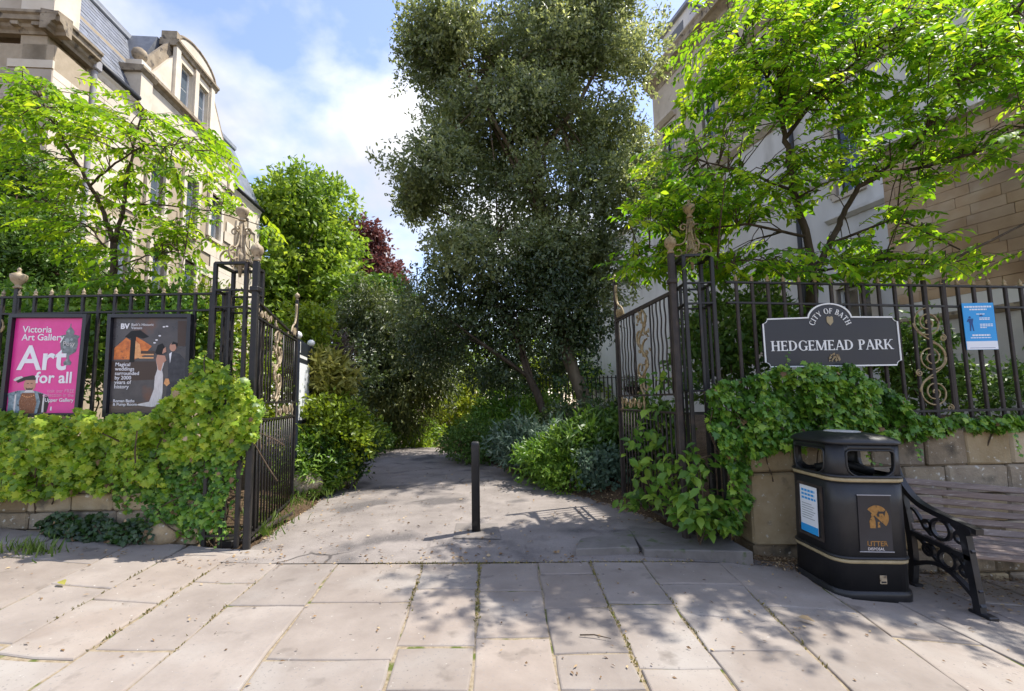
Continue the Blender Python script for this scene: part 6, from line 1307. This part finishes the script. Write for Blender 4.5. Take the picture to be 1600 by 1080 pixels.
# ---------------------------------------------------------------- ivy on the walls
def inpoly(x, y, pl):
    c = False; n = len(pl)
    for i in range(n):
        (x1, y1), (x2, y2) = pl[i], pl[i-1]
        if (y1 > y) != (y2 > y) and x < (x2-x1)*(y-y1)/(y2-y1)+x1: c = not c
    return c
def ivy_pts(polys, Yf, depth, seed):
    """polys: (outline, count, size, bulge); positions on a lumpy sheet in front of the wall"""
    rr = random.Random(seed); out = []
    for pl, n, sz, bul in polys:
        xs_, ys2 = [p[0] for p in pl], [p[1] for p in pl]; k = 0
        while k < n:
            x, y = rr.uniform(min(xs_), max(xs_)), rr.uniform(min(ys2), max(ys2))
            x2, y2 = x+22*noise.noise(Vector((y*.03, x*.03, 1))), y+14*noise.noise(Vector((x*.035, 3, seed)))
            if not inpoly(x2, y2, pl): continue
            hol = noise.noise(Vector((x*.055, y*.055, seed+9)))
            if hol < -.34 and rr.random() < .6: continue
            nb = noise.noise(Vector((x*.022, y*.022, seed))); Y = Yf-bul*(.55+.9*nb+.35*hol)-depth*rr.random()**1.5+.04; p = P(x, y, Y)
            out.append((p, sz*rr.choice((.55, .8, 1, 1.15, 1.4))*rr.uniform(.85, 1.15), nb)); k += 1
    return out
def ivy(label, polys, Yf, depth, mat, seed, nsingle, cat='ivy', stem_poly=None):
    rr = random.Random(seed+1); pts = ivy_pts(polys, Yf, depth, seed); c = sum((p[0] for p in pts), Vector())/len(pts); t = thing('ivy', (c.x, c.y, zs(c.x)), label, cat); N = len(pts)
    pos = np.array([tuple(p[0]) for p in pts]); sz = np.array([p[1] for p in pts]); nb = np.array([p[2] for p in pts]); r = np.random.default_rng(seed)
    ax = r.normal(size=(N, 3))*[.5, .35, .4]+[0, -.25, -.8]; nr = r.normal(size=(N, 3))*[.35, .3, .3]+[.40, -.50, .78]; ti = np.clip((.56 if mat == 'lf_ivy' else .45)+.36*nb+r.normal(size=N)*.27, 0, 1)
    near = np.argsort(pos[:, 1])[:int(nsingle*2.2)]; sel = r.choice(near, nsingle, False); rest = np.setdiff1d(np.arange(N), sel)
    single_leaves('ivy', mat, pos[sel], ax[sel], nr[sel], sz[sel], sz[sel], t)
    o = leaves('foliage', 'ivy', pos[rest], ax[rest], nr[rest], sz[rest], sz[rest], mat, t, ti[rest]); o['kind'] = 'stuff'
    m = MB(); sp_, sa_, sn_, ss_ = [], [], [], []
    for i in range(22):                                      # trailing strands with small leaves
        a = pts[rr.randrange(N)][0]; q = [a]
        for s_ in range(9): q.append(q[-1]+Vector((rr.gauss(0, .022), rr.gauss(-.006, .008), -rr.uniform(.01, .045) if i % 3 else rr.uniform(-.01, .03))))
        m.tube(q, .0022, 4)
        for s_ in q[1:]: sp_.append(tuple(s_)); sa_.append((rr.gauss(0, .6), -.3, -.5)); sn_.append((rr.gauss(0, .3), -.6, .6)); ss_.append(rr.uniform(.022, .045))
    o = leaves('strand_leaves', 'ivy', *map(np.array, (sp_, sa_, sn_, ss_, ss_)), mat, t); o['kind'] = 'stuff'
    k = 40; dd = r.choice(N, k, False); o = leaves('dead_leaves', 'ivy', pos[dd]+[0, -.03, 0], ax[dd], nr[dd], sz[dd]*.9, sz[dd]*.8, 'lf_litter', t); o['kind'] = 'stuff'
    for i in range(26):
        a = pts[rr.randrange(N)][0]; b = a+Vector((rr.uniform(-.35, .35), .06, rr.uniform(-.5, -.1))); limb(m, a, b, .005, .007, rr, .15, 5, 5)
    m.build('stems', 'twig', t)['kind'] = 'stuff'; return t
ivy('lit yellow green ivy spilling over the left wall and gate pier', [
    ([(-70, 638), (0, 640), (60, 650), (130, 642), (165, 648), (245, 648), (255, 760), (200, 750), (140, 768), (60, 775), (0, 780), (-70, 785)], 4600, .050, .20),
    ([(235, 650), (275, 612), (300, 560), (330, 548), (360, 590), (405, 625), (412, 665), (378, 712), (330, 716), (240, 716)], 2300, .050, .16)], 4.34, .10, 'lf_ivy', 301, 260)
ivy('ivy darkened for shade, hanging to the ground in front of the left gate pier', [([(215, 700), (330, 700), (378, 708), (352, 762), (345, 838), (300, 842), (285, 815), (235, 800)], 1900, .044, .10), ([(180, 755), (250, 750), (300, 800), (300, 840), (230, 840), (200, 800)], 600, .042, .06)], 4.36, .08, 'lf_ivy_r', 305, 80)  # lower pier ivy: its shade is put into a darker leaf colour
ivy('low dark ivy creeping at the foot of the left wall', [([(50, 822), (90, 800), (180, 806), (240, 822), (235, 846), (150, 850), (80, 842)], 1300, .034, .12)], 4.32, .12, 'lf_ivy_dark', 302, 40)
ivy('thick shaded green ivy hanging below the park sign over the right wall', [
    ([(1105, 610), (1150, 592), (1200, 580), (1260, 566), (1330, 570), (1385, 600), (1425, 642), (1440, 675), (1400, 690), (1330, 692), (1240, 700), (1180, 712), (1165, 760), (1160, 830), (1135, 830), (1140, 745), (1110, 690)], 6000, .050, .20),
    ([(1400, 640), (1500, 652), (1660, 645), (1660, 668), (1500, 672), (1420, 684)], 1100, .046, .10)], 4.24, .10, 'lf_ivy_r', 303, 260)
# broad-leaved climber through the right gate
rr = random.Random(9); PO, AX, NR, SZ = [], [], [], []; c = P(1060, 800, 4.3); cl = thing('climbing_plant', (c.x, 4.3, 0), 'light green broad leaved climber growing through the foot of the right gate', 'climber'); m = MB()
for (cx, cy_, rx, ry, n, Y) in ((1045, 592, 40, 22, 40, 4.7), (1030, 660, 40, 30, 60, 4.75), (1020, 705, 44, 34, 80, 4.8), (1060, 735, 50, 34, 90, 4.45), (1050, 770, 40, 30, 60, 4.4), (1085, 790, 40, 30, 80, 4.15), (1105, 815, 36, 20, 60, 4.08), (1140, 800, 22, 34, 40, 4.2), (1010, 750, 26, 30, 40, 5.0), (1090, 720, 30, 30, 36, 4.2), (990, 780, 24, 16, 40, 5.0)):
    for _ in range(n):
        a, q = rr.uniform(0, 6.28), math.sqrt(rr.random()); p = P(cx+rx*q*math.cos(a), cy_+ry*q*math.sin(a), Y+rr.gauss(0, .09)); PO.append(tuple(p)); AX.append((rr.gauss(-.1, .7), rr.gauss(-.5, .4), rr.uniform(-.6, .15))); NR.append((rr.gauss(0, .3), rr.gauss(-.3, .3), 1)); SZ.append(rr.uniform(.07, .135))
    a = P(cx, cy_, Y); limb(m, (P(1090, 800, Y).x, Y, .05), a, .007, .004, rr, .12, 5, 5)
m.build('stems', 'twig', cl)['kind'] = 'stuff'; PO, AX, NR, SZ = map(np.array, (PO, AX, NR, SZ)); k = 150; od = np.random.default_rng(1).permutation(len(PO))
single_leaves('cherry', 'lf_green', PO[od[:k]], AX[od[:k]], NR[od[:k]], SZ[od[:k]], SZ[od[:k]]*.58, cl); o = leaves('foliage', 'cherry', PO[od[k:]], AX[od[k:]], NR[od[k:]], SZ[od[k:]], SZ[od[k:]]*.58, 'lf_green', cl); o['kind'] = 'stuff'

# ---------------------------------------------------------------- rocks, litter, weeds
for i, (px, py, s_, Y, lab) in enumerate(((470, 752, (.30, .22, .22), 6.55, 'pale rough rock edging the left bed by the gate leaf'), (530, 755, (.17, .2, .20), 7.35, 'second pale rock edging the left bed beside the path'), (552, 735, (.16, .2, .14), 8.3, 'small pale rock under the yellow green shrub'))):
    p = P(px, py, Y); boulder('edging_rock', (p.x, Y, gz(p.x, Y)+s_[2]*.45), s_, 'rock', 20+i, None, lab)
def scatter(name, label, pts, mat, ls, lw, seed, cat, kind='diamond', up=1.0, flat=True):
    r = np.random.default_rng(seed); n = len(pts); pos = np.array(pts); ax = r.normal(size=(n, 3))*([1, 1, .15] if flat else [.4, .4, .3])+([0, 0, 0] if flat else [0, 0, 1]); nr = r.normal(size=(n, 3))*.35+([0, 0, 1] if flat else [0, -1, 0])
    o = leaves(name, kind, pos, ax, nr, ls*(.5+r.random(n)), lw*(.5+r.random(n)), mat, None, None, seed); return tag(o, label, cat, kind='stuff')
rr = random.Random(77); pts = []
for _ in range(1500):                                        # along the right path edge
    y = rr.uniform(5.0, 9.5); x = interp(PR, y)+abs(rr.gauss(0, .28))-.14; pts.append((x, y, max(gz(x, y), pz(x, y) if x < interp(PR, y) else -9)+.012))
for _ in range(260):
    y = rr.uniform(4.6, 8.5); x = interp(PL, y)-abs(rr.gauss(0, .12))+.08; pts.append((x, y, max(gz(x, y), pz(x, y) if x > interp(PL, y) else -9)+.012))
for _ in range(620):
    x = rr.uniform(-2.9, 1.9); y = 4.05+5*rr.random()**1.6; pts.append((x, y, pz(x, y)+.014)) if interp(PL, y) < x < interp(PR, y) else None
scatter('leaf_litter', 'dry brown leaf litter along the path edges', pts, 'lf_litter', .035, .020, 1, 'leaf litter')
pts = []
for _ in range(1300):
    x = rr.uniform(2.2, 6); y = 4.2-abs(rr.gauss(0, .16)); pts.append((x, y, zs(x)+.010))
for _ in range(500):
    x = rr.gauss(2.28, .13); y = 4.14-abs(rr.gauss(0, .14)); pts.append((x, y, zs(x)+.010+rr.random()*.02))
for _ in range(420):
    x = rr.uniform(3.2, 4.8); y = rr.uniform(3.3, 4.1); pts.append((x, y, zs(x)+.010))
for _ in range(240):
    x = rr.uniform(-4.6, 2.2); y = rr.choice((3.96, 3.9, 4.0))+rr.gauss(0, .05); pts.append((x, y, zs(x)+.012))
for _ in range(380):
    x = rr.uniform(-5, 4.5); y = rr.uniform(1.8, 4.0); pts.append((x, y, zs(x)+.008))
scatter('leaf_litter', 'brown leaf litter and grit along the foot of the right wall and threshold', pts, 'lf_litter', .026, .013, 2, 'leaf litter')
pts = []
for i, (y0, y1, n) in {OFF+5: (3.0, 3.95, 60), OFF+6: (2.9, 3.95, 130), OFF+8: (2.3, 3.95, 120), OFF+9: (2.6, 3.5, 60), OFF+3: (2.5, 3.6, 45), OFF+2: (2.6, 3.8, 70), OFF+1: (2.8, 3.9, 55), OFF+10: (2.4, 3.4, 50)}.items():
    for _ in range(n): y = rr.uniform(y0, y1); x = fx(i, y)+rr.gauss(0, .008); pts.append((x, y, zs(x)-.012))
for _ in range(420): x = rr.uniform(-1.2, 1.5); pts.append((x, 3.955+rr.gauss(0, .012), zs(x)-.012))
scatter('joint_weeds', 'yellowish weeds and moss growing in the paving joints', pts, 'lf_weed', .022, .010, 3, 'weeds', flat=False)
pts = []
for cx, cy_, n, s_ in ((45, 862, 120, 22), (395, 815, 260, 30), (430, 790, 220, 26), (330, 838, 180, 26), (470, 775, 200, 26), (415, 838, 70, 14)):
    for _ in range(n):
        p = gp(cx+rr.gauss(0, s_), cy_+rr.gauss(0, 5)); pts.append((p.x, p.y, zs(p.x)+(0 if p.y < 4.1 else .03)))
scatter('grass_tufts', 'small grass tufts and weeds at the foot of the left gate', pts, 'lf_grass', .10, .010, 4, 'grass', 'blade', flat=False)
p = gp(930, 998); a = Vector((p.x-.085, p.y+.02, p.z+.012)); tag(MB().tube([a, a+Vector((.08, -.012, .006)), a+Vector((.17, -.045, 0))], [.004, .004, .002], 5).build('twig', 'bark', None, a), 'thin dark twig lying on the paving in the foreground', 'twig')
for (px, py, mt_, lab) in ((100, 913, 'lf_yellow', 'yellow fallen leaf on the pavement at the far left'), (1255, 970, 'lf_litter', 'pale dry fallen leaf on the paving before the bin')):
    p = gp(px, py); o = leaves('fallen_leaf', 'cherry', np.array([[0, 0, 0.]]), np.array([[.8, -.5, .1]]), np.array([[0, -.2, 1.]]), np.array([.085]), np.array([.05]), mt_, None, np.array([.8])); o.location = (p.x-.03, p.y, p.z+.022); tag(o, lab, 'leaf')
